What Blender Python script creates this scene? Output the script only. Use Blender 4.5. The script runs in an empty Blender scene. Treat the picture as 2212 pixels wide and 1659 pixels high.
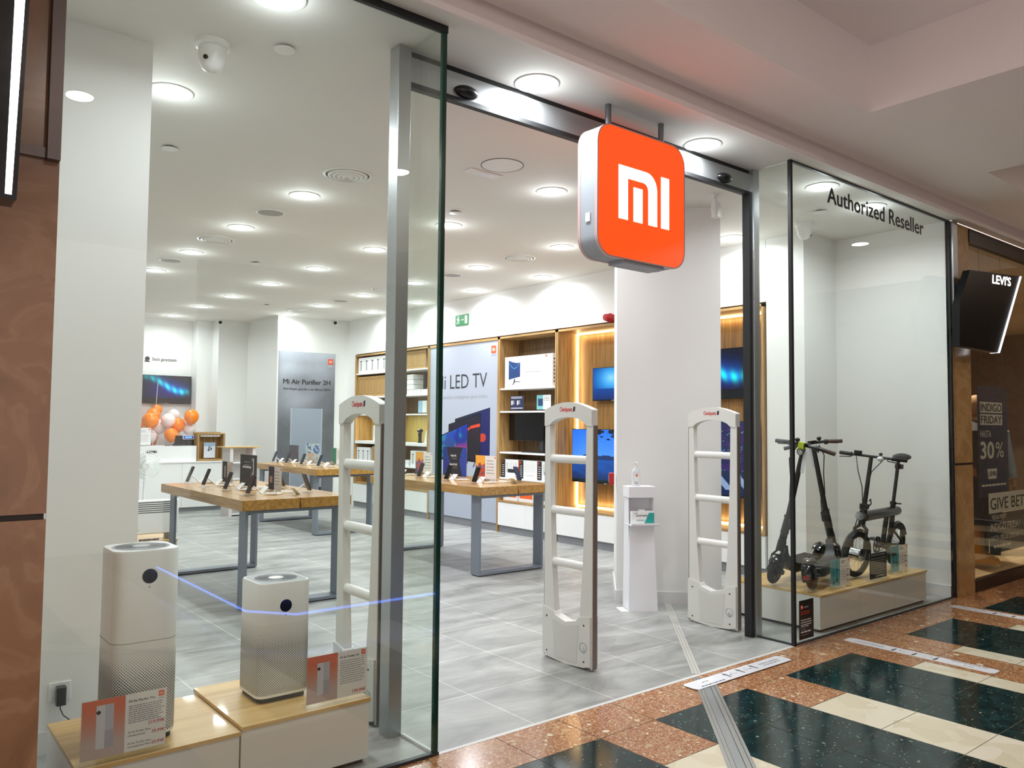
import bpy, math, random
from mathutils import Vector, Matrix
R = math.radians
random.seed(7)
sc = bpy.context.scene
COL = sc.collection
# ---------------------------------------------------------------- camera, world, exposure, mall lights
cam_d = bpy.data.cameras.new('camera'); cam = bpy.data.objects.new('camera', cam_d); COL.objects.link(cam)
cam_d.sensor_fit = 'HORIZONTAL'; cam_d.sensor_width = 36.0
cam_d.lens = 1729.2 / 2212 * 36.0
cam_d.clip_start = 0.05; cam_d.clip_end = 100
yaw, pit, rol = 0.683322744, 0.0508694201, 0.00903893216
fw = Vector((math.sin(yaw) * math.cos(pit), math.cos(yaw) * math.cos(pit), math.sin(pit)))
rt = Vector((math.cos(yaw), -math.sin(yaw), 0)); up = rt.cross(fw)
r2 = math.cos(rol) * rt + math.sin(rol) * up; u2 = -math.sin(rol) * rt + math.cos(rol) * up
cam.matrix_world = Matrix(((r2.x, u2.x, -fw.x, 0.0), (r2.y, u2.y, -fw.y, -3.094), (r2.z, u2.z, -fw.z, 1.5), (0, 0, 0, 1)))
sc.camera = cam
w = bpy.data.worlds.new('world'); sc.world = w; w.use_nodes = True
w.node_tree.nodes['Background'].inputs[0].default_value = (0.66, 0.58, 0.55, 1)
w.node_tree.nodes['Background'].inputs[1].default_value = 1.75
sc.view_settings.view_transform = 'Standard'; sc.view_settings.look = 'None'
sc.view_settings.exposure = 0.0; sc.view_settings.gamma = 1.0; sc.view_settings.use_curve_mapping = False
SHOP_W, SOFFIT_W, MALL_W, SHOP_C = 16.0, 11.0, 22.0, (0.90, 0.955, 1.0)
try:
    sc.cycles.max_bounces = 10; sc.cycles.adaptive_threshold = 0.03; sc.cycles.diffuse_bounces = 5; sc.cycles.glossy_bounces = 4
    sc.cycles.transparent_max_bounces = 16; sc.cycles.sample_clamp_indirect = 4.0
    sc.cycles.use_denoising = True; sc.cycles.caustics_reflective = False; sc.cycles.caustics_refractive = False
except Exception: pass

# ---------------------------------------------------------------- materials
def lin(c):
    if isinstance(c, str):
        c = tuple(int(c[i:i + 2], 16) / 255 for i in (0, 2, 4))
    return tuple((x / 12.92 if x <= 0.04045 else ((x + 0.055) / 1.055) ** 2.4) for x in c)
_M = {}
def mat(name, col, rough=0.5, metal=0.0, emit=0.0, spec=0.5, alpha=None, bump=0.0, coat=0.0):
    if name in _M: return _M[name]
    m = bpy.data.materials.new(name); m.use_nodes = True; _M[name] = m
    nt = m.node_tree; b = nt.nodes['Principled BSDF']; c = lin(col) + (1,)
    b.inputs['Base Color'].default_value = c; b.inputs['Roughness'].default_value = rough
    b.inputs['Metallic'].default_value = metal; b.inputs['Specular IOR Level'].default_value = spec
    if coat: b.inputs['Coat Weight'].default_value = coat; b.inputs['Coat Roughness'].default_value = 0.06
    if emit: b.inputs['Emission Color'].default_value = c; b.inputs['Emission Strength'].default_value = emit
    if alpha is not None: b.inputs['Alpha'].default_value = alpha
    n = nt.nodes.new('ShaderNodeTexNoise'); n.inputs['Scale'].default_value = 30; n.inputs['Detail'].default_value = 3
    tc = nt.nodes.new('ShaderNodeTexCoord'); nt.links.new(tc.outputs['Object'], n.inputs['Vector'])
    mr = nt.nodes.new('ShaderNodeMapRange'); mr.inputs[3].default_value = max(0, rough - 0.03); mr.inputs[4].default_value = min(1, rough + 0.03)
    nt.links.new(n.outputs['Fac'], mr.inputs[0]); nt.links.new(mr.outputs[0], b.inputs['Roughness'])
    if bump:
        bp = nt.nodes.new('ShaderNodeBump'); bp.inputs['Strength'].default_value = bump; n.inputs['Scale'].default_value = 250
        nt.links.new(n.outputs['Fac'], bp.inputs['Height']); nt.links.new(bp.outputs[0], b.inputs['Normal'])
    return m
def nodes(name):
    m = bpy.data.materials.new(name); m.use_nodes = True; _M[name] = m
    nt = m.node_tree
    return m, nt, nt.nodes['Principled BSDF'], nt.nodes.new, nt.links.new
def ramp(nt, stops):
    r = nt.nodes.new('ShaderNodeValToRGB'); e = r.color_ramp.elements
    e[0].position, e[0].color = stops[0][0], lin(stops[0][1]) + (1,)
    e[1].position, e[1].color = stops[-1][0], lin(stops[-1][1]) + (1,)
    for p, c in stops[1:-1]:
        x = e.new(p); x.color = lin(c) + (1,)
    return r
def wood(name, dark, light, axis, rough=0.45, coat=0.0):
    """straight-grained veneer; AXIS is the direction along which the grain runs"""
    m, nt, b, N, L = nodes(name)
    tc = N('ShaderNodeTexCoord'); mp = N('ShaderNodeMapping'); L(tc.outputs['Object'], mp.inputs[0])
    s = [14, 14, 14]; s['xyz'.index(axis)] = 0.9; mp.inputs['Scale'].default_value = s
    n = N('ShaderNodeTexNoise'); n.inputs['Scale'].default_value = 2.2; n.inputs['Detail'].default_value = 6; n.inputs['Distortion'].default_value = 0.4
    L(mp.outputs[0], n.inputs['Vector']); r = ramp(nt, [(0.3, dark), (0.7, light)]); L(n.outputs['Fac'], r.inputs[0])
    L(r.outputs[0], b.inputs['Base Color']); b.inputs['Roughness'].default_value = rough
    if coat: b.inputs['Coat Weight'].default_value = coat; b.inputs['Coat Roughness'].default_value = 0.05
    return m
def stone(name, stops, scale, rough, rand=1.0, coat=0.0, noise=None, chip=None):
    """polished aggregate: voronoi chips of mixed colour in a ground"""
    m, nt, b, N, L = nodes(name)
    tc = N('ShaderNodeTexCoord'); no = N('ShaderNodeTexNoise'); no.inputs['Scale'].default_value = 9; no.inputs['Detail'].default_value = 4
    L(tc.outputs['Object'], no.inputs['Vector'])
    ad = N('ShaderNodeVectorMath'); ad.operation = 'MULTIPLY_ADD'; ad.inputs[1].default_value = (0.05, 0.05, 0.05)
    L(no.outputs['Color'], ad.inputs[0]); L(tc.outputs['Object'], ad.inputs[2])
    col = None
    for k, (sc_, lo, hi) in enumerate(scale):
        v = N('ShaderNodeTexVoronoi'); v.inputs['Scale'].default_value = sc_; v.inputs['Randomness'].default_value = rand
        L(ad.outputs[0], v.inputs['Vector'])
        sp = N('ShaderNodeSeparateColor'); L(v.outputs['Color'], sp.inputs[0])
        r = ramp(nt, chip if (chip and k) else stops); L(sp.outputs[0], r.inputs[0])
        if col is None: col = r.outputs[0]; continue
        # chips only where the cell's second random number is high and near its centre
        g = N('ShaderNodeMath'); g.operation = 'GREATER_THAN'; g.inputs[1].default_value = lo; L(sp.outputs[1], g.inputs[0])
        d = N('ShaderNodeMath'); d.operation = 'LESS_THAN'; d.inputs[1].default_value = hi; L(v.outputs['Distance'], d.inputs[0])
        a = N('ShaderNodeMath'); a.operation = 'MULTIPLY'; L(g.outputs[0], a.inputs[0]); L(d.outputs[0], a.inputs[1])
        mx = N('ShaderNodeMix'); mx.data_type = 'RGBA'; L(a.outputs[0], mx.inputs[0]); L(col, mx.inputs[6])
        if noise: mx.inputs[7].default_value = lin(noise) + (1,)
        else: L(r.outputs[0], mx.inputs[7])
        col = mx.outputs[2]
    L(col, b.inputs['Base Color']); b.inputs['Roughness'].default_value = rough
    if coat: b.inputs['Coat Weight'].default_value = coat; b.inputs['Coat Roughness'].default_value = 0.03
    return m
def glass_mat(name, tint, r0=1.0):
    m, nt, b, N, L = nodes(name); nt.nodes.remove(b)
    o = nt.nodes['Material Output']; ge = N('ShaderNodeNewGeometry')
    d = N('ShaderNodeVectorMath'); d.operation = 'DOT_PRODUCT'; L(ge.outputs['Normal'], d.inputs[0]); L(ge.outputs['Incoming'], d.inputs[1])
    def M(op, a, v):
        k = N('ShaderNodeMath'); k.operation = op; L(a, k.inputs[0])
        if v is not None: k.inputs[1].default_value = v
        return k.outputs[0]
    c_ = M('ABSOLUTE', d.outputs['Value'], None); c_ = M('MULTIPLY', c_, -1); c_ = M('ADD', c_, 1.0); c_ = M('POWER', c_, 5.0)
    c_ = M('MULTIPLY', c_, 0.96); c_ = M('ADD', c_, 0.04); mu = N('ShaderNodeMath'); mu.operation = 'MULTIPLY'; mu.inputs[1].default_value = r0; L(c_, mu.inputs[0])
    t = N('ShaderNodeBsdfTransparent'); t.inputs[0].default_value = lin(tint) + (1,)
    g = N('ShaderNodeBsdfGlossy'); g.inputs['Roughness'].default_value = 0.0
    x = N('ShaderNodeMixShader'); L(mu.outputs[0], x.inputs[0]); L(t.outputs[0], x.inputs[1]); L(g.outputs[0], x.inputs[2]); L(x.outputs[0], o.inputs[0])
    return m
def vcol_mat(name, emit=0.0, rough=0.5, alpha=None):
    if name in _M: return _M[name]
    m, nt, b, N, L = nodes(name); a = N('ShaderNodeAttribute'); a.attribute_name = 'Col'
    L(a.outputs['Color'], b.inputs['Base Color']); b.inputs['Roughness'].default_value = rough
    if emit: L(a.outputs['Color'], b.inputs['Emission Color']); b.inputs['Emission Strength'].default_value = emit
    if alpha: b.inputs['Alpha'].default_value = alpha
    return m
WHITE = mat('white paint', 'E9E9E6', 0.6, bump=0.02); CEIL = mat('ceiling paint', 'E6E4DE', 0.8)
MALLC = mat('mall ceiling paint', 'EDE5E2', 0.8); GLOSSW = mat('white lacquer', 'F1F1F0', 0.25)
SHELFW = mat('white shelf', 'F4F4F2', 0.4); PLINTH = mat('grey plinth', '84858A', 0.5)
ALU = mat('brushed aluminium', 'B4B7B9', 0.32, 0.85); STEELG = mat('grey powder coat', '7E8692', 0.45)
BLACK = mat('black rubber', '101113', 0.5); BLKGLOSS = mat('black gloss', '06070A', 0.08); DKGREY = mat('dark grey plastic', '2B2D31', 0.45)
PLAST = mat('white plastic', 'EDEDEA', 0.35); ANTEN = mat('antenna plastic', 'D9D9D3', 0.4); EDGEB = mat('antenna edge brown', '7D736C', 0.4, 0.3)
OAKZ = wood('oak upright', '8F6A3D', 'C49E65', 'z'); OAKY = wood('oak along y', '8F6A3D', 'C49E65', 'y'); OAKX = wood('oak along x', '8F6A3D', 'C49E65', 'x')
TOPY = wood('table oak', '936526', 'BE924C', 'y', 0.35, 0.4); PODX = wood('podium oak', 'C79D5C', 'DDB87C', 'x', 0.4, 0.3)
BACKW = wood('shade darkened oak back', '54402A', '7E6240', 'z')  # oak darkened so its colour carries the shadow inside the shelf bays
LITW = wood('glow tinted back panel', 'A9934E', 'C7B46C', 'z')  # yellowish tone paints in the glow of the lit bay
GLASS = glass_mat('clear glass', 'FBFEFC'); GEDGE = mat('glass edge green', '0E3B2E', 0.15); ACRYL = glass_mat('acrylic', 'FBFCFC', 0.8)
LAMPW = mat('lamp diffuser', 'FFFDF8', 0.5, emit=9.0); KRAFT = mat('kraft card', 'B08C58', 0.75); BOXW = mat('white card', 'EFEFEE', 0.5)
DKLINE = mat('ink', '2A2A2C', 0.6); GREYINK = mat('grey ink', '8C8C8E', 0.6); RED = mat('brand orange', 'E8501E', 0.5); REDINK = mat('red ink', 'C0392B', 0.6)
ORANGEP = mat('orange card', 'F0641E', 0.5); PRINT = vcol_mat('printed sheet'); SCREEN = vcol_mat('lit screen', 0.85, 0.15); CHROME = mat('chrome', 'C9CBCD', 0.15, 1.0)
RUBBER = mat('tyre rubber', '17181A', 0.75); FRAMEB = mat('satin black frame', '0F1012', 0.35); FRAMEG = mat('dark graphite frame', '1B1C1F', 0.42)
CABLEW = mat('white cable', 'F2F1EF', 0.4); LABELW = mat('white vinyl', 'E9EAF0', 0.35)

# ---------------------------------------------------------------- mesh builder
class MB:
    def __init__(s): s.v = []; s.f = []; s.m = []; s.mats = []; s.c = None
    def mi(s, m):
        if m not in s.mats: s.mats.append(m)
        return s.mats.index(m)
    def add(s, vs, fs, m):
        o = len(s.v); s.v += [tuple(x) for x in vs]; k = s.mi(m)
        for f in fs: s.f.append(tuple(i + o for i in f)); s.m.append(k)
        return s
    def box(s, a, b, m):
        x0, x1 = sorted((a[0], b[0])); y0, y1 = sorted((a[1], b[1])); z0, z1 = sorted((a[2], b[2]))
        v = [(x0, y0, z0), (x1, y0, z0), (x1, y1, z0), (x0, y1, z0), (x0, y0, z1), (x1, y0, z1), (x1, y1, z1), (x0, y1, z1)]
        return s.add(v, [(0, 3, 2, 1), (4, 5, 6, 7), (0, 1, 5, 4), (1, 2, 6, 5), (2, 3, 7, 6), (3, 0, 4, 7)], m)
    def prism(s, poly, o, u, v, n, d, m, mside=None):
        """2-D polygon in the frame (u,v) at o, pushed along n by d"""
        o, u, v, n = map(Vector, (o, u, v, n)); k = len(poly)
        A = [o + u * p[0] + v * p[1] for p in poly]; B = [a + n * d for a in A]
        if u.cross(v).dot(n) * d < 0: A, B = B, A
        s.add(A + B, [tuple(range(k))[::-1], tuple(range(k, 2 * k))], m)
        s.add(A + B, [(i, (i + 1) % k, (i + 1) % k + k, i + k) for i in range(k)], mside or m)
        return s
    def cyl(s, p, q, r0, r1, m, n=20, caps=True):
        p, q = Vector(p), Vector(q); d = (q - p).normalized(); a = d.orthogonal().normalized(); b = d.cross(a)
        A = [p + (a * math.cos(t) + b * math.sin(t)) * r0 for t in [2 * math.pi * i / n for i in range(n)]]
        B = [q + (a * math.cos(t) + b * math.sin(t)) * r1 for t in [2 * math.pi * i / n for i in range(n)]]
        f = [(i, (i + 1) % n, (i + 1) % n + n, i + n) for i in range(n)]
        if caps: f += [tuple(range(n))[::-1], tuple(range(n, 2 * n))]
        return s.add(A + B, f, m)
    def tube(s, pts, r, m, n=8, closed=False, cap=True):
        P = [Vector(p) for p in pts]; rs = r if isinstance(r, (list, tuple)) else [r] * len(P); V = []; a = None; K = len(P)
        for i, p in enumerate(P):
            if closed: d = P[(i + 1) % K] - P[i - 1]
            else: d = P[min(i + 1, K - 1)] - P[max(i - 1, 0)]
            d.normalize()
            a = d.orthogonal().normalized() if a is None else (a - d * a.dot(d)).normalized()
            b = d.cross(a); V += [p + (a * math.cos(t) + b * math.sin(t)) * rs[i] for t in [2 * math.pi * j / n for j in range(n)]]
        F = []
        for i in range(K if closed else K - 1):
            o, q = i * n, ((i + 1) % K) * n
            F += [(o + j, o + (j + 1) % n, q + (j + 1) % n, q + j) for j in range(n)]
        if cap and not closed: F += [tuple(range(n))[::-1], tuple(range((K - 1) * n, K * n))]
        return s.add(V, F, m)
    def loft(s, rings, m, cap=True, closed=False):
        n = len(rings[0]); V = [p for r_ in rings for p in r_]; F = []; K = len(rings)
        for i in range(K if closed else K - 1):
            o, q = i * n, ((i + 1) % K) * n
            F += [(o + j, o + (j + 1) % n, q + (j + 1) % n, q + j) for j in range(n)]
        if cap and not closed: F += [tuple(range(n))[::-1], tuple(range((K - 1) * n, K * n))]
        return s.add(V, F, m)
    def lathe(s, prof, c, m, n=28, ax=(0, 0, 1)):
        ax = Vector(ax).normalized(); a = ax.orthogonal().normalized(); b = ax.cross(a); c = Vector(c)
        rings = [[c + ax * h + (a * math.cos(t) + b * math.sin(t)) * max(r, 1e-4) for t in [2 * math.pi * j / n for j in range(n)]] for r, h in prof]
        return s.loft(rings, m)
    def ball(s, c, r, m, n=16, k=10):
        rx, ry, rz = r if isinstance(r, (tuple, list)) else (r, r, r); rings = []
        for i in range(k + 1):
            t = -math.pi / 2 + math.pi * i / k; cr = max(math.cos(t), 1e-3)
            rings.append([(c[0] + rx * cr * math.cos(q), c[1] + ry * cr * math.sin(q), c[2] + rz * math.sin(t)) for q in [2 * math.pi * j / n for j in range(n)]])
        return s.loft(rings, m)
    def rbox(s, a, b, r, m, seg=5):
        """box rounded in plan"""
        s.loft([rring(a, b, r, a[2], seg), rring(a, b, r, b[2], seg)], m); return s
    def quad(s, a, b, c, d, m): return s.add([a, b, c, d], [(0, 1, 2, 3)], m)
    def torus(s, c, ax, R_, r, m, n=40, k=8):
        ax = Vector(ax).normalized(); a = ax.orthogonal().normalized(); b = ax.cross(a); c = Vector(c)
        return s.tube([c + (a * math.cos(t) + b * math.sin(t)) * R_ for t in [2 * math.pi * i / n for i in range(n)]], r, m, k, closed=True)
    def build(s, name, parent=None, loc=None, smooth=True, bevel=0.0):
        me = bpy.data.meshes.new(name); me.from_pydata([tuple(v) for v in s.v], [], s.f)
        for m in s.mats: me.materials.append(m)
        me.polygons.foreach_set('material_index', s.m)
        if smooth:
            me.polygons.foreach_set('use_smooth', [True] * len(me.polygons))
            try: me.set_sharp_from_angle(angle=R(35))
            except Exception: pass
        me.update(); o = bpy.data.objects.new(name, me); COL.objects.link(o)
        if parent is not None: o.parent = parent
        if loc is not None: o.location = loc
        if bevel:
            b = o.modifiers.new('bevel', 'BEVEL'); b.width = bevel; b.segments = 2; b.limit_method = 'ANGLE'
        return o
def rring(a, b, r, z, seg=5):
    P = []
    for cx, cy, t0 in ((b[0] - r, b[1] - r, 0), (a[0] + r, b[1] - r, 90), (a[0] + r, a[1] + r, 180), (b[0] - r, a[1] + r, 270)):
        for i in range(seg + 1):
            t = R(t0 + 90 * i / seg); P.append((cx + r * math.cos(t), cy + r * math.sin(t), z))
    return P
def rrect(w, h, r, seg=6):
    return [(x, y) for x, y, _ in rring((-w / 2, -h / 2), (w / 2, h / 2), r, 0, seg)]
def thing(name, label, cat, loc=(0, 0, 0), rz=0.0, group=None, rx=0.0, ry=0.0):
    o = bpy.data.objects.new(name, None); o.empty_display_size = 0.05; COL.objects.link(o)
    o.location = loc; o.rotation_euler = (rx, ry, rz); return tag(o, label, cat, group)
def tag(o, label, cat, group=None, kind=None):
    o['label'] = label; o['category'] = cat
    if group: o['group'] = group
    if kind: o['kind'] = kind
    return o
def struct(o, label=None):
    o['kind'] = 'structure'
    if label: o['label'] = label
    return o
def copy_tree(o, parent=None):
    c = o.copy(); COL.objects.link(c)
    if parent is not None: c.parent = parent; c.matrix_parent_inverse = o.matrix_parent_inverse
    for ch in list(o.children): copy_tree(ch, c)
    return c
def place(src, first, loc, rz, label, group=None):
    """the first call moves the source itself, the next ones copy it with its parts"""
    o = src if first else copy_tree(src)
    o.location = loc; o.rotation_euler = (0, 0, rz); o['label'] = label
    if group: o['group'] = group
    return o
def picture(name, fn, o, u, v, nx, ny, m, parent=None):
    """flat printed or lit sheet; fn(s,t) gives the printed colour, s to the right, t upwards"""
    o, u, v = Vector(o), Vector(u), Vector(v); me = bpy.data.meshes.new(name)
    V = [tuple(o + u * (i / nx) + v * (j / ny)) for j in range(ny + 1) for i in range(nx + 1)]
    F = [(j * (nx + 1) + i, j * (nx + 1) + i + 1, (j + 1) * (nx + 1) + i + 1, (j + 1) * (nx + 1) + i) for j in range(ny) for i in range(nx)]
    me.from_pydata(V, [], F); ca = me.color_attributes.new('Col', 'FLOAT_COLOR', 'CORNER'); buf = []
    for j in range(ny):
        for i in range(nx):
            c = lin(tuple(max(0, min(1, x)) for x in fn((i + .5) / nx, (j + .5) / ny))) + (1,); buf += list(c) * 4
    ca.data.foreach_set('color', buf); me.materials.append(m); me.update()
    ob = bpy.data.objects.new(name, me); COL.objects.link(ob)
    if parent is not None: ob.parent = parent
    return ob
_T = {}
def text_mesh(s):
    if s in _T: return _T[s]
    cu = bpy.data.curves.new('t', 'FONT'); cu.body = s; cu.size = 1.0; cu.resolution_u = 3
    ob = bpy.data.objects.new('t', cu); me = bpy.data.meshes.new_from_object(ob)
    V = [(v.co.x, v.co.y) for v in me.vertices]; F = [tuple(p.vertices) for p in me.polygons]
    bpy.data.objects.remove(ob); bpy.data.curves.remove(cu); bpy.data.meshes.remove(me)
    _T[s] = (V, F); return V, F
def text(mb, s, o, u, v, h, m, width=None, align='l', bold=0.0):
    """lettering of cap height h; o is the left end of its base line; width squeezes it"""
    V, F = text_mesh(s)
    if not V: return mb
    x0 = min(a for a, _ in V); x1 = max(a for a, _ in V); k = h / 0.73; kx = width / (x1 - x0) if width else k
    o, u, v = Vector(o), Vector(u).normalized(), Vector(v).normalized(); W = (x1 - x0) * kx
    if align == 'r': o = o - u * W
    if align == 'c': o = o - u * W / 2
    offs = [(0, 0)] if not bold else [(-bold, 0), (bold, 0), (0, bold)]
    n = u.cross(v) * 0.00015
    for i, (dx, dy) in enumerate(offs):
        mb.add([o + u * ((a - x0) * kx + dx) + v * (b * k + dy) + n * i for a, b in V], F, m)
    return mb
def lines(mb, o, u, v, w_, n, pitch, h, m, rag=0.15):
    """a paragraph too small to read: rows of short strokes"""
    o, u, v = Vector(o), Vector(u).normalized(), Vector(v).normalized(); rnd = random.Random(int(o.x * 991 + o.z * 317) + n)
    for i in range(n):
        x = 0.0; W = w_ * (1 - rag * rnd.random())
        while x < W:
            l = min(W - x, h * rnd.uniform(1.5, 5)); a = o + u * x - v * (pitch * i)
            if l > h * 0.5: mb.quad(a, a + u * l, a + u * l + v * h, a + v * h, m)
            x += l + h * 0.6
    return mb
def mi_logo(mb, o, u, v, s, msq, mlt, d=0.0008):
    """the square logo: three uprights under a rounded arch and a free bar; o centre, s side"""
    o, u, v = Vector(o), Vector(u).normalized(), Vector(v).normalized(); n = u.cross(v)
    if msq: mb.prism(rrect(s, s, s * 0.22 if s > 0.2 else s * 0.06), o, u, v, n, d, msq); o = o + n * d
    d = d if msq else d
    k = s; q = n
    def poly(p): mb.prism([(a * k, b * k) for a, b in p], o, u, v, q, d, mlt)
    T, B = 0.205, -0.205
    poly([(-.29, B), (-.19, B), (-.19, T), (-.29, T)])
    ao = [(0.02 + 0.125 * math.cos(R(t)), T - .13 + 0.13 * math.sin(R(t))) for t in range(0, 91, 15)]
    ai = [(-0.01 + 0.055 * math.cos(R(t)), T - .15 + 0.06 * math.sin(R(t))) for t in range(90, -1, -15)]
    poly([(-.19, T), (-.19, T - .09)] + ai + [(0.045, B), (0.145, B)] + ao)
    poly([(-.125, B), (-.025, B), (-.025, T - .145), (-.125, T - .145)])
    poly([(0.195, B), (0.29, B), (0.29, T), (0.195, T)])
    return mb
def fbm(x, y, s=0):
    v = 0; a = 0.5
    for k in range(4):
        v += a * math.sin(x * 2.1 + s + 1.7 * math.sin(y * 1.9 + s * 1.3 + k)) * math.cos(y * 2.3 - s + 1.3 * math.sin(x * 1.4 + k * 2)); x *= 2.03; y *= 1.97; a *= 0.5
    return v

# ================================================================ THE SETTING
H = 3.39
X, Y, Z = Vector((1, 0, 0)), Vector((0, 1, 0)), Vector((0, 0, 1))
# --- shop floor: large grey porcelain tiles
m, nt, b, N, L = nodes('grey porcelain tile')
tc = N('ShaderNodeTexCoord'); mp = N('ShaderNodeMapping'); mp.inputs['Location'].default_value = (-2.69 / .59, -.56 / .60, 0); mp.inputs['Scale'].default_value = (1 / .59, 1 / .60, 1)
L(tc.outputs['Object'], mp.inputs[0]); br = N('ShaderNodeTexBrick'); br.offset = 0; br.inputs['Scale'].default_value = 1
br.inputs['Brick Width'].default_value = 1; br.inputs['Row Height'].default_value = 1; br.inputs['Mortar Size'].default_value = 0.006; br.inputs['Mortar Smooth'].default_value = 0.2
br.inputs['Color1'].default_value = (0.93, 0.93, 0.93, 1); br.inputs['Color2'].default_value = (1, 1, 1, 1); br.inputs['Mortar'].default_value = (1.7, 1.67, 1.62, 1)
L(mp.outputs[0], br.inputs[0])
m2 = N('ShaderNodeMapping'); m2.inputs['Scale'].default_value = (0.9, 2.6, 1); m2.inputs['Rotation'].default_value = (0, 0, 0.3); L(tc.outputs['Object'], m2.inputs[0])
n1 = N('ShaderNodeTexNoise'); n1.inputs['Scale'].default_value = 1.6; n1.inputs['Detail'].default_value = 8; n1.inputs['Roughness'].default_value = 0.65; n1.inputs['Distortion'].default_value = 0.8; L(m2.outputs[0], n1.inputs['Vector'])
r = ramp(nt, [(0.28, '7B7C78'), (0.5, '9FA09D'), (0.72, 'BDBEBA')]); L(n1.outputs['Fac'], r.inputs[0])
mx = N('ShaderNodeMix'); mx.data_type = 'RGBA'; mx.blend_type = 'MULTIPLY'; mx.inputs[0].default_value = 1; L(r.outputs[0], mx.inputs[6]); L(br.outputs['Color'], mx.inputs[7])
L(mx.outputs[2], b.inputs['Base Color']); rr = N('ShaderNodeMapRange'); rr.inputs[3].default_value = 0.28; rr.inputs[4].default_value = 0.5; L(n1.outputs['Fac'], rr.inputs[0]); L(rr.outputs[0], b.inputs['Roughness'])
TILE = m
struct(MB().box((-0.0, 0.012, -0.1), (7.62, 12.6, 0), TILE).build('shop_floor'), 'light grey stone tiles of the shop floor')
# --- mall floor: red terrazzo field with dark green and cream inlays
TERR = stone('red terrazzo', [(0.0, '8A5234'), (0.35, 'A86E4A'), (0.75, 'B7835C'), (0.92, 'C9AC80')], [(120, 0, 0), (70, .70, .34), (30, .86, .32), (16, .93, .33)], 0.16, chip=[(0, '8A4A30'), (.25, 'B08A5E'), (.6, 'DCC49C'), (1, 'EFE3C8')])
DARK = stone('dark green marble', [(0.0, '0B2123'), (0.6, '112C2D'), (1.0, '183A3B')], [(26, 0, 0), (24, .92, .20), (75, .90, .30)], 0.12, noise='8E9A84')
DARK.node_tree.nodes['Principled BSDF'].inputs['Specular IOR Level'].default_value = .32; TERR.node_tree.nodes['Principled BSDF'].inputs['Specular IOR Level'].default_value = .4
CREAM = stone('cream marble', [(0.0, 'D9CFB2'), (0.6, 'E4DBC1'), (1.0, 'EAE2CC')], [(7, 0, 0), (15, .7, .3)], 0.25, coat=0.1)
GROUT = mat('floor joint', 'A39C8C', 0.7)
xs = [-6.0] + [2.82 - .394 * k for k in range(17, 0, -1)] + [2.82, 3.215, 3.61, 4.01, 4.405, 4.80, 5.19, 5.39, 5.585, 5.79, 5.98, 6.38, 6.775, 6.97, 7.36, 7.75, 8.14, 8.54] + [8.54 + .394 * k for k in range(1, 16)]
ys = [0.0, -.328, -.718] + [-.718 - .39 * k for k in range(1, 17)]
def tone(x, y):
    if y > -.328: return TERR
    for a, b_ in ((0.5, 1.25), (2.03, 2.82), (3.215, 4.01), (4.405, 5.19), (5.98, 6.775), (7.36, 8.14)):
        if a < x < b_: return DARK
    if y < -.718:
        for a, b_ in ((1.25, 2.03), (2.82, 3.215), (4.01, 4.405), (5.19, 5.39), (5.79, 5.98), (6.775, 6.97)):
            if a < x < b_: return CREAM
    if x > 8.14 or x < .5: return DARK if (int((x + 20) / .8) % 2 == 0) else (CREAM if y < -.718 else TERR)
    return TERR
fm = MB(); fm.box((-6, -7, -.1), (14.5, 0, -.002), GROUT)
xs = sorted(x for x in xs if x >= -6 and x < 14.5)
for i in range(len(xs) - 1):
    for j in range(len(ys) - 1):
        g = 0.0019; x0, x1, y1, y0 = xs[i] + g, xs[i + 1] - g, ys[j] - (g if j else 0), ys[j + 1] + g
        fm.quad((x0, y0, 0), (x1, y0, 0), (x1, y1, 0), (x0, y1, 0), tone((x0 + x1) / 2, (y0 + y1) / 2))
struct(fm.build('mall_floor', smooth=False), 'polished mall floor of red terrazzo, dark green and cream stone')
struct(MB().box((-.0, -.012, -.05), (7.62, .012, .001), mat('threshold strip', 'D8D8D6', 0.4)).build('trim_1'), 'pale threshold strip between shop tiles and mall terrazzo')
# --- ceilings
struct(MB().box((0.0, -.1, H), (7.62, 12.7, H + .02), CEIL).build('shop_ceiling'), 'white plasterboard ceiling of the shop')
mc = MB(); ZC = 3.53; ZT = 3.97; y0, y1, ye = -.10, -.62, -7.0; CX = [(-2.0, -1.4 + .9), (0.6, 4.97), (6.85, 11.2)]
CX = [(-4.6, -1.3), (0.55, 4.97), (6.85, 11.2)]
mc.box((-6, y1, ZC), (14.5, y0, ZC + .5), MALLC)
prev = -6
for a, c in CX + [(14.5, 14.5)]:
    if a > prev: mc.box((prev, -5.0, ZC), (a, y1, ZC + .5), MALLC)
    prev = c
mc.box((-6, ye, ZC), (14.5, -5.0, ZC + .5), MALLC); mc.box((-6, -5.0, ZT), (14.5, y1, ZT + .06), MALLC)
struct(mc.build('mall_ceiling', smooth=False), 'plaster mall ceiling with deep rectangular coffers')
fs = MB(); fs.box((-6, -.03, H + .021), (14.5, .0, ZC + .3), MALLC); fs.box((-6, -.125, H), (14.5, -.10, H + .035), MALLC); fs.box((-6, -.10, H + .021), (14.5, -.03, H + .030), MALLC)
struct(fs.build('trim_2', smooth=False), 'projecting plaster fascia strip above the shop fronts')
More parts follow.
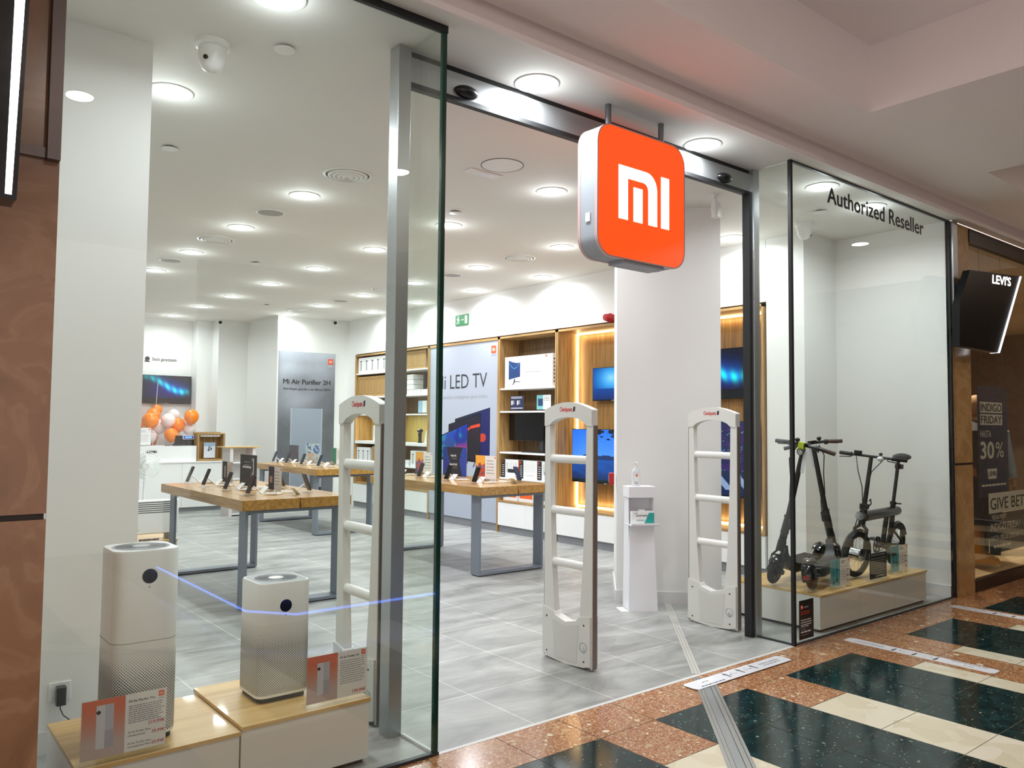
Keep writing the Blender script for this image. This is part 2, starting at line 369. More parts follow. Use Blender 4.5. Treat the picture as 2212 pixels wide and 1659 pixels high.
# --- walls
def wall(name, a, b_, m=WHITE, lab=None): return struct(MB().box(a, b_, m).build(name, smooth=False), lab)
wall('wall_left', (.0, 1.3, 0), (.12, 12.6, H)); wall('wall_left.001', (.30, .03, 0), (.489, 1.09, H))
wall('wall_back', (0, 12.45, 0), (4.83, 12.6, H)); wb = MB(); wb.box((4.83, 12.12, 0), (5.11, 12.6, H), WHITE); wb.box((5.11, 11.8, 0), (5.66, 12.6, H), WHITE); wb.box((5.66, 10.4, 0), (7.55, 12.6, H), WHITE)
struct(wb.build('wall_back.001', smooth=False), 'stepped white back wall')
wr = MB(); wr.box((7.40, 1.12, 0), (7.62, 10.4, H), WHITE); wr.box((7.02, 1.5, 2.76), (7.40, 10.4, H), WHITE); wr.box((7.02, 1.12, 0), (7.40, 1.495, H), WHITE); wr.box((7.02, 10.07, 0), (7.40, 10.4, 2.76), WHITE)
wr.box((7.02, 1.08, 0), (7.75, 1.12, H), WHITE)
struct(wr.build('wall_right', smooth=False), 'white right wall with bulkhead above the oak units')
wall('wall_right.001', (7.61, -.0, 0), (7.68, 1.08, H))
s2 = .44
cc = Vector((5.685, 1.69)); cd = [cc + Vector((math.cos(R(t)), math.sin(R(t)))) * s2 * math.sqrt(2) for t in (180, 270, 0, 90)]
struct(MB().prism([tuple(p) for p in cd], (0, 0, 0), X, Y, Z, H, WHITE).build('column_center', smooth=False), 'white square pillar set at forty five degrees inside the entrance')
cd2 = [cc + (p - cc) * 1.022 for p in cd]
struct(MB().prism([tuple(p) for p in cd2], (0, 0, 0), X, Y, Z, .10, mat('skirting', 'DADADA', .5)).build('baseboard_center', smooth=False))
struct(MB().box((.0, 1.09, 0), (1.07, 1.55, H), WHITE).build('column_left', smooth=False), 'white pillar behind the left window')
bb = MB(); SK = _M['skirting']; bb.box((.49, 1.076, 0), (1.085, 1.09, .10), SK); bb.box((1.07, 1.09, 0), (1.085, 1.55, .10), SK); bb.box((.489, .03, 0), (.503, 1.076, .10), SK)
struct(bb.build('baseboard_left', smooth=False))
bb = MB(); bb.box((7.006, 1.12, 0), (7.02, 1.495, .10), SK); bb.box((7.02, 1.066, 0), (7.61, 1.08, .10), SK); bb.box((7.596, .02, 0), (7.61, 1.066, .10), SK)
bb.box((5.66, 10.386, 0), (6.98, 10.4, .10), SK); bb.box((5.646, 10.4, 0), (5.66, 11.8, .10), SK)
struct(bb.build('baseboard_right', smooth=False))
# --- marble pillars of the mall at both ends
def marble(name, c0, c1, c2):
    m, nt, b, N, L = nodes(name); tc = N('ShaderNodeTexCoord'); n = N('ShaderNodeTexNoise'); n.inputs['Scale'].default_value = 3.2; n.inputs['Detail'].default_value = 7; n.inputs['Distortion'].default_value = 1.3
    L(tc.outputs['Object'], n.inputs['Vector']); r = ramp(nt, [(0.3, c0), (0.5, c1), (0.54, c2), (0.62, c1)]); L(n.outputs['Fac'], r.inputs[0]); L(r.outputs[0], b.inputs['Base Color']); b.inputs['Roughness'].default_value = 0.22
    return m
MARB = marble('brown marble', '8A6448', '9A7152', 'A47D5E'); MARC = marble('beige marble', 'A07D50', 'B08B5A', 'BC986A')
JOINT = mat('stone joint', '2A211C', .6)
def pillar(name, x0, x1, m, lab):
    p = MB(); z = 0
    for a, c in ((0.0, 1.17), (1.19, 2.39), (2.41, H)):
        p.box((x0, -.02, a), (x1, .5, c), m)
    p.box((x0 + .006, -.012, 0), (x1 - .006, .49, H), JOINT)
    return struct(p.build(name, smooth=False), lab)
pillar('column_marble_left', -6, .498, MARB, 'brown marble wall panel left of the shop window'); pillar('column_marble_right', 7.68, 8.02, MARC, 'beige marble pillar between the two shops')
ch = MB(); ch.box((.455, -.055, 2.38), (.495, .0, H), mat('bronze channel', '5D5350', .35, .6)); ch.box((.20, -.035, 2.385), (.46, -.018, 2.42), _M['bronze channel'])
struct(ch.build('trim_3'), 'bronze channel ending above the left marble panel')
ch = MB(); ch.box((7.64, -.035, 2.41), (7.74, -.005, H), ALU); ch.box((7.61, -.015, 0), (7.64, .02, H), BLACK); ch.box((7.66, -.04, 2.385), (7.69, -.01, 2.42), BLACK)
struct(ch.build('trim_4'), 'metal strip on the edge of the right marble pillar')

# --- shop windows (fixed glass), the return panes and their posts
def window(name, lab, parts):
    g = MB()
    for a, c in parts: g.box(a, c, GLASS)
    return struct(g.build(name, smooth=False), lab)
w1 = window('window_1', 'left shop window, tall frameless pane', [((.50, -.006, .012), (2.074, .006, H - .03))])
w2 = window('window_2', 'glass return beside the left aluminium post', [((2.080, .014, .012), (2.094, .285, H - .004))])
w3 = window('window_3', 'right shop window, tall frameless pane', [((5.057, -.006, .012), (7.60, .006, H - .008))])
w4 = window('window_4', 'glass return beside the right aluminium post', [((5.038, .014, .012), (5.052, .285, H - .004))])
g = MB(); g.box((.50, -.012, H - .035), (2.10, .012, H), BLACK); g.box((.50, -.014, 0), (2.10, .012, .014), mat('dark base seal', '2E3436', .4)); g.build('window_frame', w1)
g = MB(); g.box((2.074, -.008, .012), (2.092, .013, H - .01), GEDGE); g.box((2.092, -.008, .0), (2.097, .008, H), BLACK); g.build('glass_edge', w1)
g = MB(); g.box((2.080, .012, 0), (2.094, .285, .012), LABELW); g.build('base_seal', w2)
g = MB(); g.box((5.03, -.012, H - .01), (7.61, .012, H), BLACK); g.box((5.03, -.01, 0), (7.61, .010, .012), _M['dark base seal']); g.build('window_frame', w3)
g = MB(); g.box((5.024, -.012, .0), (5.050, .012, H), BLACK); g.box((5.050, -.008, .0), (5.057, .008, H), GEDGE); g.build('glass_edge', w3)
g = MB(); g.box((5.038, .012, 0), (5.052, .285, .012), _M['dark base seal']); g.build('base_seal', w4)
p = MB().box((2.010, .285, 0), (2.082, .372, H), ALU).build('mullion_left', bevel=.002); struct(p, 'square aluminium post left of the entrance')
p = MB().box((5.020, .287, 0), (5.092, .372, H), ALU).build('mullion_right', bevel=.002); struct(p, 'square aluminium post right of the entrance')
g = MB().box((4.985, .30, 0), (5.020, .36, 3.22), BLACK).build('rubber_seal', p)
d = MB(); d.box((2.082, .31, 3.225), (5.02, .36, 3.355), ALU); d.box((2.082, .325, 3.355), (5.02, .355, H), BLACK); d.box((2.082, .306, 3.198), (5.02, .345, 3.225), BLACK)
dr = struct(d.build('door_1', smooth=False), 'aluminium header box of the automatic entrance door')
for x in (2.435, 4.69):
    s_ = MB(); s_.ball((x, .305, 3.262), (.075, .045, .034), mat('sensor black', '0B0C0E', .3), 24, 12)
    s_.build('door_sensor', dr)

# ================================================================ CEILING FITTINGS
def downlight(r=.095):
    t = thing('ceiling_downlight', 'x', 'ceiling light')
    a = MB(); a.lathe([(r + .028, 0), (r + .028, -.006), (r + .006, -.010), (r, -.004), (r, .0)], (0, 0, 0), PLAST, 32); a.build('trim_ring', t)
    b_ = MB(); b_.lathe([(r, -.0035), (r, -.005), (r * .6, -.0065), (0.001, -.007)], (0, 0, 0), LAMPW, 28); b_.build('diffuser', t)
    l = bpy.data.lights.new('downlight_bulb', 'AREA'); l.shape = 'DISK'; l.size = r * 2; l.energy = SHOP_W; l.color = SHOP_C; l.spread = R(165)
    lo = bpy.data.objects.new('downlight_bulb', l); COL.objects.link(lo); lo.parent = t; lo.location = (0, 0, -.012)
    l = bpy.data.lights.new('downlight_fill', 'POINT'); l.energy = SHOP_W * .13; l.color = SHOP_C; l.shadow_soft_size = .05  # extra point light added below the fitting to brighten the ceiling
    lo = bpy.data.objects.new('downlight_fill', l); COL.objects.link(lo); lo.parent = t; lo.location = (0, 0, -.10)
    return t
dl = downlight(); n_ = 0
ordw = ['nearest', 'second', 'third', 'fourth', 'fifth', 'sixth', 'seventh', 'eighth']
rows = {'above the left table': (2.80, [3.10, 4.53, 6.02, 7.43]), 'above the middle aisle': (4.275, [1.67, 3.13, 4.54, 5.97, 7.40, 8.84, 10.25, 11.75]),
        'above the right tables': (5.71, [3.10, 4.58, 5.99, 7.41, 8.82, 10.15]), 'along the oak wall units': (6.70, [1.67, 4.53, 5.98, 7.46, 8.9])}
for where, (x, yy) in rows.items():
    for i, y in enumerate(yy):
        place(dl, n_ == 0, (x, y, H), 0, f'ceiling downlight, {ordw[i]} from the entrance in the row {where}', 'round downlights in the shop ceiling'); n_ += 1
for x, y, lab in ((1.31, 1.64, 'round lit ceiling downlight beside the top of the white left pillar'), (1.37, .26, 'round lit downlight at the top edge over the left window'),
                  (2.838, .197, 'round lit downlight in the soffit left of the orange sign'), (4.316, .203, 'round lit downlight in the soffit right of the orange sign'),
                  (5.791, .184, 'round lit downlight over the first letters on the right window'), (6.63, .215, 'round lit downlight over the last letters on the right window')):
    place(dl, False, (x, y, H), 0, lab, 'downlights over the shop front')
def grille(first, src, x, y, lab):
    if first:
        src = thing('air_diffuser', lab, 'air vent'); a = MB()
        for r0, h in ((.185, -.004), (.15, -.012), (.115, -.018), (.08, -.022), (.045, -.024)):
            a.lathe([(r0, h + .012), (r0, h), (r0 - .02, h - .006), (r0 - .022, h + .008)], (0, 0, 0), PLAST, 32)
        a.build('ring_vanes', src); MB().lathe([(.17, -.001), (.17, -.003), (0.001, -.003)], (0, 0, 0), DKGREY, 32).build('dark_throat', src)
    return place(src, first, (x, y, H), 0, lab, 'round air diffusers in the shop ceiling')
gs = None
for i, (x, y, lab) in enumerate(((2.81, 2.36, 'round slatted air diffuser nearest the entrance above the left table'), (2.79, 5.21, 'round slatted air diffuser far back above the left tables'),
        (5.73, 3.83, 'round slatted air diffuser between downlights seen below the orange sign'), (5.67, 6.73, 'round slatted air diffuser above the gap between the right tables'), (5.63, 9.55, 'round slatted air diffuser nearest the air purifier poster'))):
    gs = grille(i == 0, gs, x, y, lab) if i == 0 else (grille(False, gs, x, y, lab), gs)[1]
sp = None
for i, (x, y, lab) in enumerate(((2.80, 3.81, 'round grey ceiling speaker nearest the entrance'), (2.76, 6.65, 'round grey ceiling speaker by the second left table row'), (5.70, 8.12, 'round grey ceiling speaker far back on the right'), (5.76, 5.2, 'round grey ceiling speaker over the right table'))):
    if sp is None:
        sp = thing('ceiling_speaker', lab, 'speaker'); MB().lathe([(.125, 0), (.125, -.005), (.115, -.008), (.112, -.003)], (0, 0, 0), PLAST, 30).build('rim', sp)
        MB().lathe([(.112, -.001), (.112, -.005), (0.001, -.006)], (0, 0, 0), mat('speaker mesh', 'A9A9A5', .8), 30).build('mesh_cover', sp)
    place(sp, i == 0, (x, y, H), 0, lab, 'grey ceiling speakers')
spk = None
for i, (x, y, lab) in enumerate(((1.59, .70, 'white flush sprinkler cap above the left window'), (1.585, 2.61, 'white flush sprinkler cap above the left aisle'), (4.04, 2.69, 'white flush sprinkler cap near the entrance aisle'),
        (6.43, .57, 'white flush sprinkler cap above the right window'), (3.56, 6.1, 'white flush sprinkler cap in the middle of the shop'), (5.0, 9.3, 'white flush sprinkler cap near the back of the shop'))):
    c = MB().lathe([(.052, -.012), (.052, -.016), (.03, -.019), (0.001, -.019)], (0, 0, 0), PLAST, 24).lathe([(.03, 0), (.03, -.014)], (0, 0, 0), DKLINE, 16) if i == 0 else None
    if i == 0: spk = c.build('sprinkler_cap'); o = spk
    else: o = spk.copy(); COL.objects.link(o)
    o.location = (x, y, H); tag(o, lab, 'sprinkler', 'flush sprinkler caps')
c = MB().torus((0, 0, -.001), (0, 0, 1), .155, .0025, DKLINE, 48, 6).lathe([(.15, 0), (.15, -.003), (.001, -.003)], (0, 0, 0), PLAST, 40)
tag(c.build('access_hatch', loc=(3.565, 1.42, H)), 'large round white access hatch in the ceiling left of the orange sign', 'ceiling hatch')
t = thing('emergency_light', 'rectangular white emergency light recessed in the ceiling beside the round hatch', 'emergency light', (3.57, 1.66, H))
MB().box((-.15, -.055, -.008), (.15, .055, 0), PLAST).build('frame', t, bevel=.004); MB().box((-.07, -.035, -.011), (.07, .035, -.008), mat('emergency lens', 'F8F8F6', .2)).build('lens', t)
c = MB().box((0, 0, -.004), (.9, .3, 0), LAMPW)
tag(c.build('light_panel', loc=(5.30, 1.9, H)), 'rectangular lit ceiling panel seen through the right glass return', 'ceiling light') if False else None
def dome(x, y, lab, rz, src=None):
    if src is None:
        src = thing('dome_camera', lab, 'security camera')
        MB().lathe([(.085, 0), (.085, -.022), (.075, -.03), (.066, -.032)], (0, 0, 0), PLAST, 28).build('mounting_plate', src)
        MB().lathe([(.066, -.03), (.068, -.06), (.062, -.10), (.045, -.135), (.02, -.15), (.001, -.152)], (0, 0, 0), PLAST, 28).build('camera_dome', src)
        MB().cyl((-.045, -.05, -.10), (-.052, -.058, -.104), .011, .011, BLKGLOSS, 12).build('lens', src)
        place(src, True, (x, y, H), rz, lab); return src
    place(src, False, (x, y, H), rz, lab); return src
dc = dome(1.295, .89, 'white dome camera under the ceiling behind the left window', 0)
dome(6.73, .90, 'white dome camera under the ceiling behind the right window', 2.0, dc)
t = thing('motion_detector', 'small white motion detector on a swivel arm at the top of the square pillar', 'motion detector', (5.35, .87, H))
MB().cyl((0, 0, 0), (0, 0, -.02), .03, .028, PLAST).cyl((0, 0, -.02), (.01, 0, -.07), .013, .013, PLAST, 10).build('swivel_arm', t)
MB().loft([rring((-.03, -.03), (.03, .02), .015, -.06), rring((-.04, -.045), (.04, .025), .02, -.12), rring((-.03, -.04), (.035, .02), .015, -.19)], PLAST).build('sensor_body', t)
for x, y, rz, lab in ((6.76, 10.36, 2.4, 'small white and black bullet camera in the corner above the air purifier poster'), (5.13, 11.78, 2.7, 'small white and black bullet camera on the stepped back wall')):
    t = thing('bullet_camera', lab, 'security camera', (x, y, 3.33), rz)
    MB().cyl((0, 0, .06), (0, 0, .02), .04, .03, PLAST).build('mount', t); MB().cyl((0, -.06, 0), (0, .06, .01), .034, .034, PLAST).build('camera_body', t); MB().cyl((0, .06, .01), (0, .066, .01), .030, .030, BLKGLOSS).cyl((0, -.06, 0), (0, -.066, 0), .030, .030, BLKGLOSS).build('lens', t)
t = thing('exit_sign', 'green emergency exit sign with a running figure high on the right wall', 'exit sign', (7.018, 6.73, 3.075))
MB().box((-.012, -.165, -.08), (0, .165, .08), mat('exit green', '0E8A4A', .4)).build('sign_plate', t)
e = MB(); LU = mat('exit white', 'E4F0D8', .5); uu, vv, oo = Vector((0, -1, 0)), Z, Vector((-.013, .165, -.08))
def P2(o, u, v): return lambda pts: [tuple(o + u * a + v * b) for a, b in pts]
def flat(mb, pts, o, u, v, m): mb.add([tuple(Vector(o) + Vector(u) * a + Vector(v) * b) for a, b in pts], [tuple(range(len(pts)))], m); return mb
flat(e, [(.245, .02), (.31, .02), (.31, .14), (.245, .14)], oo, uu, vv, LU)
flat(e, [(.15, .076), (.20, .076), (.20, .066), (.225, .083), (.20, .10), (.20, .088), (.15, .088)], oo, uu, vv, LU)
flat(e, [(.078 + .013 * math.cos(q * .6), .132 + .013 * math.sin(q * .6)) for q in range(10)], oo, uu, vv, LU)
flat(e, [(.055, .115), (.09, .118), (.102, .085), (.118, .078), (.114, .068), (.09, .078), (.085, .065), (.105, .04), (.10, .02), (.088, .022), (.09, .038), (.068, .055), (.052, .028), (.025, .028), (.025, .04), (.046, .042), (.058, .07), (.06, .095), (.048, .085), (.035, .09), (.038, .1)], oo, uu, vv, LU)
e.build('running_figure', t)
t = thing('alarm_bell', 'dark red fire alarm bell on the upper wall beside the square pillar', 'alarm', (7.0, 3.62, 2.80))
MB().cyl((.02, 0, 0), (-.03, 0, 0), .052, .052, mat('alarm red', 'B21F22', .35)).cyl((-.03, 0, 0), (-.10, 0, 0), .052, .040, _M['alarm red']).cyl((-.10, 0, 0), (-.11, 0, 0), .03, .025, _M['alarm red']).build('sounder', t)
MB().torus((-.02, 0, 0), (1, 0, 0), .053, .005, _M['alarm red'], 28, 6).build('collar', t)
# manual call point on the left flank of the square pillar
fl = Vector((-1, 1, 0)).normalized()
t = thing('fire_call_point', 'small red fire call point on the left flank of the square pillar', 'alarm', (5.075, 1.73, 1.04), R(45))
MB().box((-.0, -.0, -.05), (.09, .045, .05), _M['alarm red']).build('call_box', t, bevel=.004); MB().box((.02, .0455, -.03), (.07, .047, .03), LABELW).build('press_plate', t)

# ================================================================ MALL SIDE
for i, (x, y, lab) in enumerate(((1.2, -3.6, 'lit round mall ceiling lamp above the viewer'), (4.0, -3.6, 'lit round mall ceiling lamp in the near coffer'), (8.2, -3.2, 'lit round mall ceiling lamp in the far coffer'), (10.3, -2.2, 'lit round mall ceiling lamp at the far end'), (-2.4, -3.4, 'lit round mall ceiling lamp at the left end'))):
    t = thing('mall_ceiling_lamp', lab, 'ceiling light', (x, y, ZT)); MB().lathe([(.115, 0), (.115, -.008), (.095, -.012), (.09, -.002)], (0, 0, 0), PLAST, 28).build('trim_ring', t)
    MB().lathe([(.09, -.001), (.09, -.008), (.001, -.010)], (0, 0, 0), mat('mall lamp lens', 'FFEFE2', .5, emit=7.0), 28).build('diffuser', t)
    l = bpy.data.lights.new('lamp_bulb', 'AREA'); l.shape = 'DISK'; l.size = .18; l.energy = MALL_W; l.color = (1.0, .90, .82); lo = bpy.data.objects.new('lamp_bulb', l); COL.objects.link(lo); lo.parent = t; lo.location = (0, 0, -.015)
# kiosk in the corridor beside the viewer: its blue light strip mirrors in the left window
LEDB = mat('blue led', '5C86FF', .5, emit=11.0)
t = thing('corridor_kiosk', 'dark low kiosk with a blue light strip round its foot, mirrored in the left window', 'kiosk', (2.9, -3.6, 0))
kp = [(-.64, .98), (-.71, -.62), (-.45, 1.31)]
foot = [(-.70, .98 - 2.2), (-.70, .98), (-.45, 1.29), (.95, 1.29), (.95, -1.2)]
MB().prism(foot, (0, 0, 0), X, Y, Z, .13, DKGREY).prism([(a * .96 + .004, b_ * .97) for a, b_ in foot], (0, 0, .17), X, Y, Z, .62, mat('kiosk brown', '4A3C35', .5)).build('kiosk_body', t, smooth=False)
MB().prism([(a * 1.004, b_ * 1.004) for a, b_ in foot], (0, 0, .141), X, Y, Z, .008, LEDB).prism([(a * .98, b_ * .98) for a, b_ in foot], (0, 0, .125), X, Y, Z, .05, DKGREY).build('light_strip', t, smooth=False)

# --- hanging orange logo sign
SGX, SGZ, SGW = 3.548, 2.845, .765
t = thing('hanging_logo_sign', 'glowing orange rounded square sign with a white logo hanging from the soffit over the entrance', 'sign', (SGX, .147, SGZ))
rr_ = rrect(SGW, SGW, .115, 9)
MB().prism(rr_, (0, -.085, 0), X, Z, Y, .13, mat('sign side grey', '9CA1A9', .5, .15)).build('sign_box', t)
LITO = mat('lit orange acrylic', 'FF4A12', .3, emit=1.0); LITW_ = mat('lit white acrylic', 'FFFBF4', .3, emit=2.2)
for s_ in (-1, 1):
    n_v = Vector((0, s_, 0)); uu = Vector((-s_, 0, 0)) if s_ > 0 else X
    f_ = MB().prism(rrect(SGW - .012, SGW - .012, .11, 9), (0, -.085 if s_ < 0 else .045, 0), uu, Z, n_v, .012, LITO).build('face_panel', t)
    tr = MB(); o_, i_ = rrect(SGW + .004, SGW + .004, .117, 9), rrect(SGW - .012, SGW - .012, .109, 9)
    rg = [[(a, s_ * y, c) for a, c in p] for p, y in ((o_, .078), (o_, .099), (i_, .099), (i_, .078))]
    if s_ > 0: rg = [[(a, y - .04, c) for a, y, c in p] for p in rg]
    tr.loft(rg, mat('sign rim', 'C9A9A6', .4, .3), cap=False, closed=True).build('rim', t)
    mi_logo(MB(), (.012 * -s_, -.0975 if s_ < 0 else .0575, .005), uu, Z, .765, None, LITW_, .002).build('logo_letters', f_)
for x in (3.351, 3.823):
    MB().cyl((x - SGX, 0, SGW / 2 - .02), (x - SGX, 0, H - SGZ), .018, .018, mat('pole grey', '77797D', .4, .6), 16).build('hanging_pole', t)
sc_ = MB()
for yy in (-.06, .06):
    for zz in (-.27, 0, .27): sc_.cyl((-SGW / 2 - .001, yy, zz), (-SGW / 2 - .004, yy, zz), .006, .006, DKGREY, 8)
MB().box((-SGW / 2 - .008, -.045, -.19), (-SGW / 2, -.01, -.14), PLAST).build('switch_plate', t); 
MB().box((-.15, -.085, -SGW / 2 - .02), (.2, .04, -SGW / 2), _M['sign side grey']).build('bottom_cover', t)

# --- black display panels that stand out from the marble pillars
t = thing('neighbour_panel_sign', 'black slanted panel sign with white letters and a bright white edge on the beige pillar', 'sign', (8.1, -.14, 2.6))
sh = [(-.774, -.386), (.07, -.391), (.66, .397), (-.529, .306), (-.757, -.015)]
MB().prism(sh, (0, 0, 0), X, Z, Vector((0, -1, 0)), .06, mat('sign face black', '060709', .35, spec=.25)).build('panel', t, smooth=False)
MB().box((-.35, .0, -.2), (-.1, .12, .2), DKGREY).build('wall_bracket', t)
LEDW = mat('white led strip', 'F4F8FF', .4, emit=5.0)
MB().prism([(.07, -.391), (.098, -.391), (.688, .397), (.66, .397)], (0, .01, 0), X, Z, Vector((0, -1, 0)), .075, LEDW).build('light_edge', t, smooth=False)
lt = MB(); text(lt, "LEVI'S", (-.03, -.0615, .245), Vector((1, 0, .055)), Vector((.12, 0, 1)), .085, LITW_, width=.44, bold=.005); lt.build('sign_letters', t)
t = thing('tall_display_panel', 'tall dark display with a vertical white light bar in front of the left marble wall', 'display', (.10, -.3, 2.75))
MB().prism([(-.6, -.60), (.236, -.60), (.262, .62), (-.6, .62)], (0, -.05, 0), X, Z, Y, .10, mat('display black', '05070B', .2)).build('housing', t, bevel=.004)
picture('screen', lambda s, q: (.10 + .03 * q, .12 + .03 * q, .17 + .05 * q), (-.58, -.0515, -.57), (.745, 0, 0), (0, 0, 1.17), 6, 12, SCREEN, t)
MB().prism([(.206, -.585), (.223, -.585), (.251, .62), (.216, .62)], (0, -.0505, 0), X, Z, -Y, .0015, mat('panel led', 'EAF4FF', .4, emit=6.0)).build('light_bar', t, smooth=False)
MB().box((-.4, .05, -.1), (.0, .28, .1), DKGREY).build('wall_bracket', t)

# --- metal expansion joint crossing the floor at 45 degrees
dg = Vector((1, 1, 0)).normalized(); ng = Vector((1, -1, 0)).normalized()
def strip(mb, a, c, off0, off1, z0, z1, m):
    a, c = Vector(a), Vector(c); P_ = [a + ng * off0, c + ng * off0, c + ng * off1, a + ng * off1]
    return mb.prism([(p.x, p.y) for p in P_], (0, 0, z0), X, Y, Z, z1 - z0, m)
A0, A1 = Vector((-.3, -4.32, 0)), Vector((3.96, -.06, 0))
MT = mat('joint metal', 'B7B7B3', .3, .85); MT2 = mat('joint ribbed metal', '9FA2A3', .42, .8); MB3 = mat('joint dark bed', '1C1C1C', .6)  # the darkest one is the base strip between the side rails
t = thing('floor_expansion_cover', 'ribbed metal expansion joint cover running diagonally over the mall floor', 'floor strip', (0, 0, 0))
q = MB(); strip(q, A0, A1, -.062, -.046, 0.0005, .006, MT); strip(q, A0, A1, .046, .062, 0.0005, .006, MT); q.build('side_rail', t, smooth=False)
q = MB(); strip(q, A0, A1, -.044, -.026, .0005, .0045, MT); strip(q, A0, A1, .020, .044, .0005, .0045, MT); strip(q, A0, A1, -.046, .046, .0003, .0012, MB3); q.build('rubber_insert', t, smooth=False)
q = MB(); strip(q, A0, A1, -.024, .017, .0008, .004, MT2)
for k in range(8): strip(q, A0, A1, -.022 + k * .005, -.0205 + k * .005, .004, .0052, MT)
q.build('ribbed_plate', t, smooth=False)
q = MB(); strip(q, (3.995, .015, 0), (5.36, 1.38, 0), -.026, .026, .0005, .002, mat('thin joint strip', 'CBC9C2', .4, .3))
for o_ in (-.012, .008): strip(q, (3.995, .015, 0), (5.36, 1.38, 0), o_, o_ + .003, .002, .0024, mat('joint groove', '8D8B85', .6))
tag(q.build('floor_joint_strip', smooth=False), 'thin pale joint strip running diagonally over the shop tiles to the pillar', 'floor strip')

# --- distance stickers on the floor
def man(mb, o, u, v, k, m):
    flat(mb, [(k * (.02 + .011 * math.cos(a * .7)), k * (.085 + .011 * math.sin(a * .7))) for a in range(9)], o, u, v, m)
    flat(mb, [(k * a, k * c) for a, c in ((.008, .07), (.034, .07), (.046, .03), (.038, .028), (.032, .045), (.032, -.01), (.03, -.055), (.021, -.055), (.020, -.01), (.016, -.055), (.007, -.055), (.008, .045), (-.006, .03), (-.01, .037))], o, u, v, m)
def sticker(name_lab, o, u, v, Lg):
    o, u, v = Vector(o), Vector(u), Vector(v); W = .115; g = MB(); n = u.cross(v); sgn = 1 if n.z > 0 else -1
    pl = [(x + Lg / 2, y + W / 2) for x, y in rrect(Lg, W, .03, 6)]
    g.prism(pl, o, u, v, Z, .0008, LABELW)
    o2 = o + Z * .0075 * .15
    e = MB()
    for k, x in enumerate((.36, .50, .64)): man(e, o + u * (Lg * x) + v * .056 + Z * .0011, u, v, .52, DKLINE)
    for x0, d_ in ((.405, -1), (.545, 1)):
        for j in range(5):
            x = Lg * (x0 + .014 * j); flat(e, [(x, .055), (x + .008, .055), (x + .008, .059), (x, .059)], o + Z * .0011, u, v, DKLINE)
        xx = Lg * (x0 - .012) if d_ < 0 else Lg * (x0 + .075)
        flat(e, [(xx, .057), (xx - d_ * .014, .065), (xx - d_ * .014, .049)], o + Z * .0011, u, v, DKLINE)
        text(e, '2M', o + u * (Lg * (x0 + .02)) + v * .075 + Z * .0011, u, v, .012, GREYINK)
    text(e, 'MANTENER LA DISTANCIA', o + u * (Lg * .72) + v * .062 + Z * .0011, u, v, .016, DKLINE, width=Lg * .21)
    text(e, 'ES LUCHAR JUNTOS', o + u * (Lg * .735) + v * .035 + Z * .0011, u, v, .016, DKLINE, width=Lg * .18)
    lines(e, o + u * (Lg * .07) + v * .018 + Z * .0011, u, v, Lg * .25, 1, .01, .009, DKLINE)
    flat(e, [(Lg * .12, .045), (Lg * .22, .045), (Lg * .22, .095), (Lg * .12, .095)], o + Z * .0012, u, v, BOXW)
    lines(e, o + u * (Lg * .135) + v * .065 + Z * .0014, u, v, Lg * .07, 1, .01, .008, DKLINE)
    ob = g.build('floor_sticker'); tag(ob, name_lab, 'sticker', 'long white distance stickers on the mall floor'); e.build('printed_text', ob)
    return ob
sticker('long white distance sticker lying across the metal joint cover', (3.745, -.185, 0.006), X, Y, .975)
sticker('long white distance sticker on the red stone before the right window', (5.565, -1.10, 0.0006), Y, -X, .975)
sticker('long white distance sticker farthest off, below the beige pillar', (7.30, -1.10, 0.0006), Y, -X, .975)

MALLW = marble('far mall wall', '7A6450', '8A745F', '97826D')
wall('wall_added_opposite', (3.2, -7.1, 0), (14.5, -7.0, 4.0), MALLW, 'unseen stone wall added across the corridor to keep haze off the glass'); wall('wall_added_end', (14.5, -7.1, 0), (14.6, 0, 4.0), MALLW, 'unseen stone wall added at the corridor end to keep haze off the glass')  # both walls are unseen, added to cut ambient reflections in the windows
# --- neighbouring shop beyond the beige pillar
NBW = mat('neighbour wall', '6E5A45', .7); NBC = mat('neighbour ceiling', 'A58A66', .8); NBF = wood('neighbour floor', 'BFA27A', 'DCC49C', 'x')
wall('wall_neighbour_back', (8.02, 4.0, 0), (17, 4.1, H), NBW); wall('wall_neighbour_side', (7.92, .5, 0), (8.02, 4.1, H), NBW); wall('wall_neighbour_far', (17, .5, 0), (17.1, 4.1, H), NBW)
struct(MB().box((8.02, .03, 0), (17, 4.0, .09), NBF).build('neighbour_floor'), 'pale boards of the neighbouring shop window'); struct(MB().box((8.02, -.02, 3.30), (17, 4.0, H), NBC).build('neighbour_ceiling'), 'ceiling of the neighbouring shop')
q = MB(); q.box((8.02, -.03, 0), (17, .03, .105), mat('dark window sill', '2A1D18', .4)); q.box((8.02, -.03, 3.25), (17, .03, 3.38), _M['dark window sill']); struct(q.build('trim_5'), 'dark sill and head of the neighbouring window')
w5 = window('window_5', 'window of the neighbouring clothes shop', [((8.03, -.004, .105), (9.62, .004, 3.25)), ((9.63, -.004, .095), (11.2, .004, 3.16)), ((11.21, -.004, .095), (14, .004, 3.16))])
MB().box((9.62, -.005, .095), (9.63, .005, 3.16), BLACK).build('glass_joint', w5)
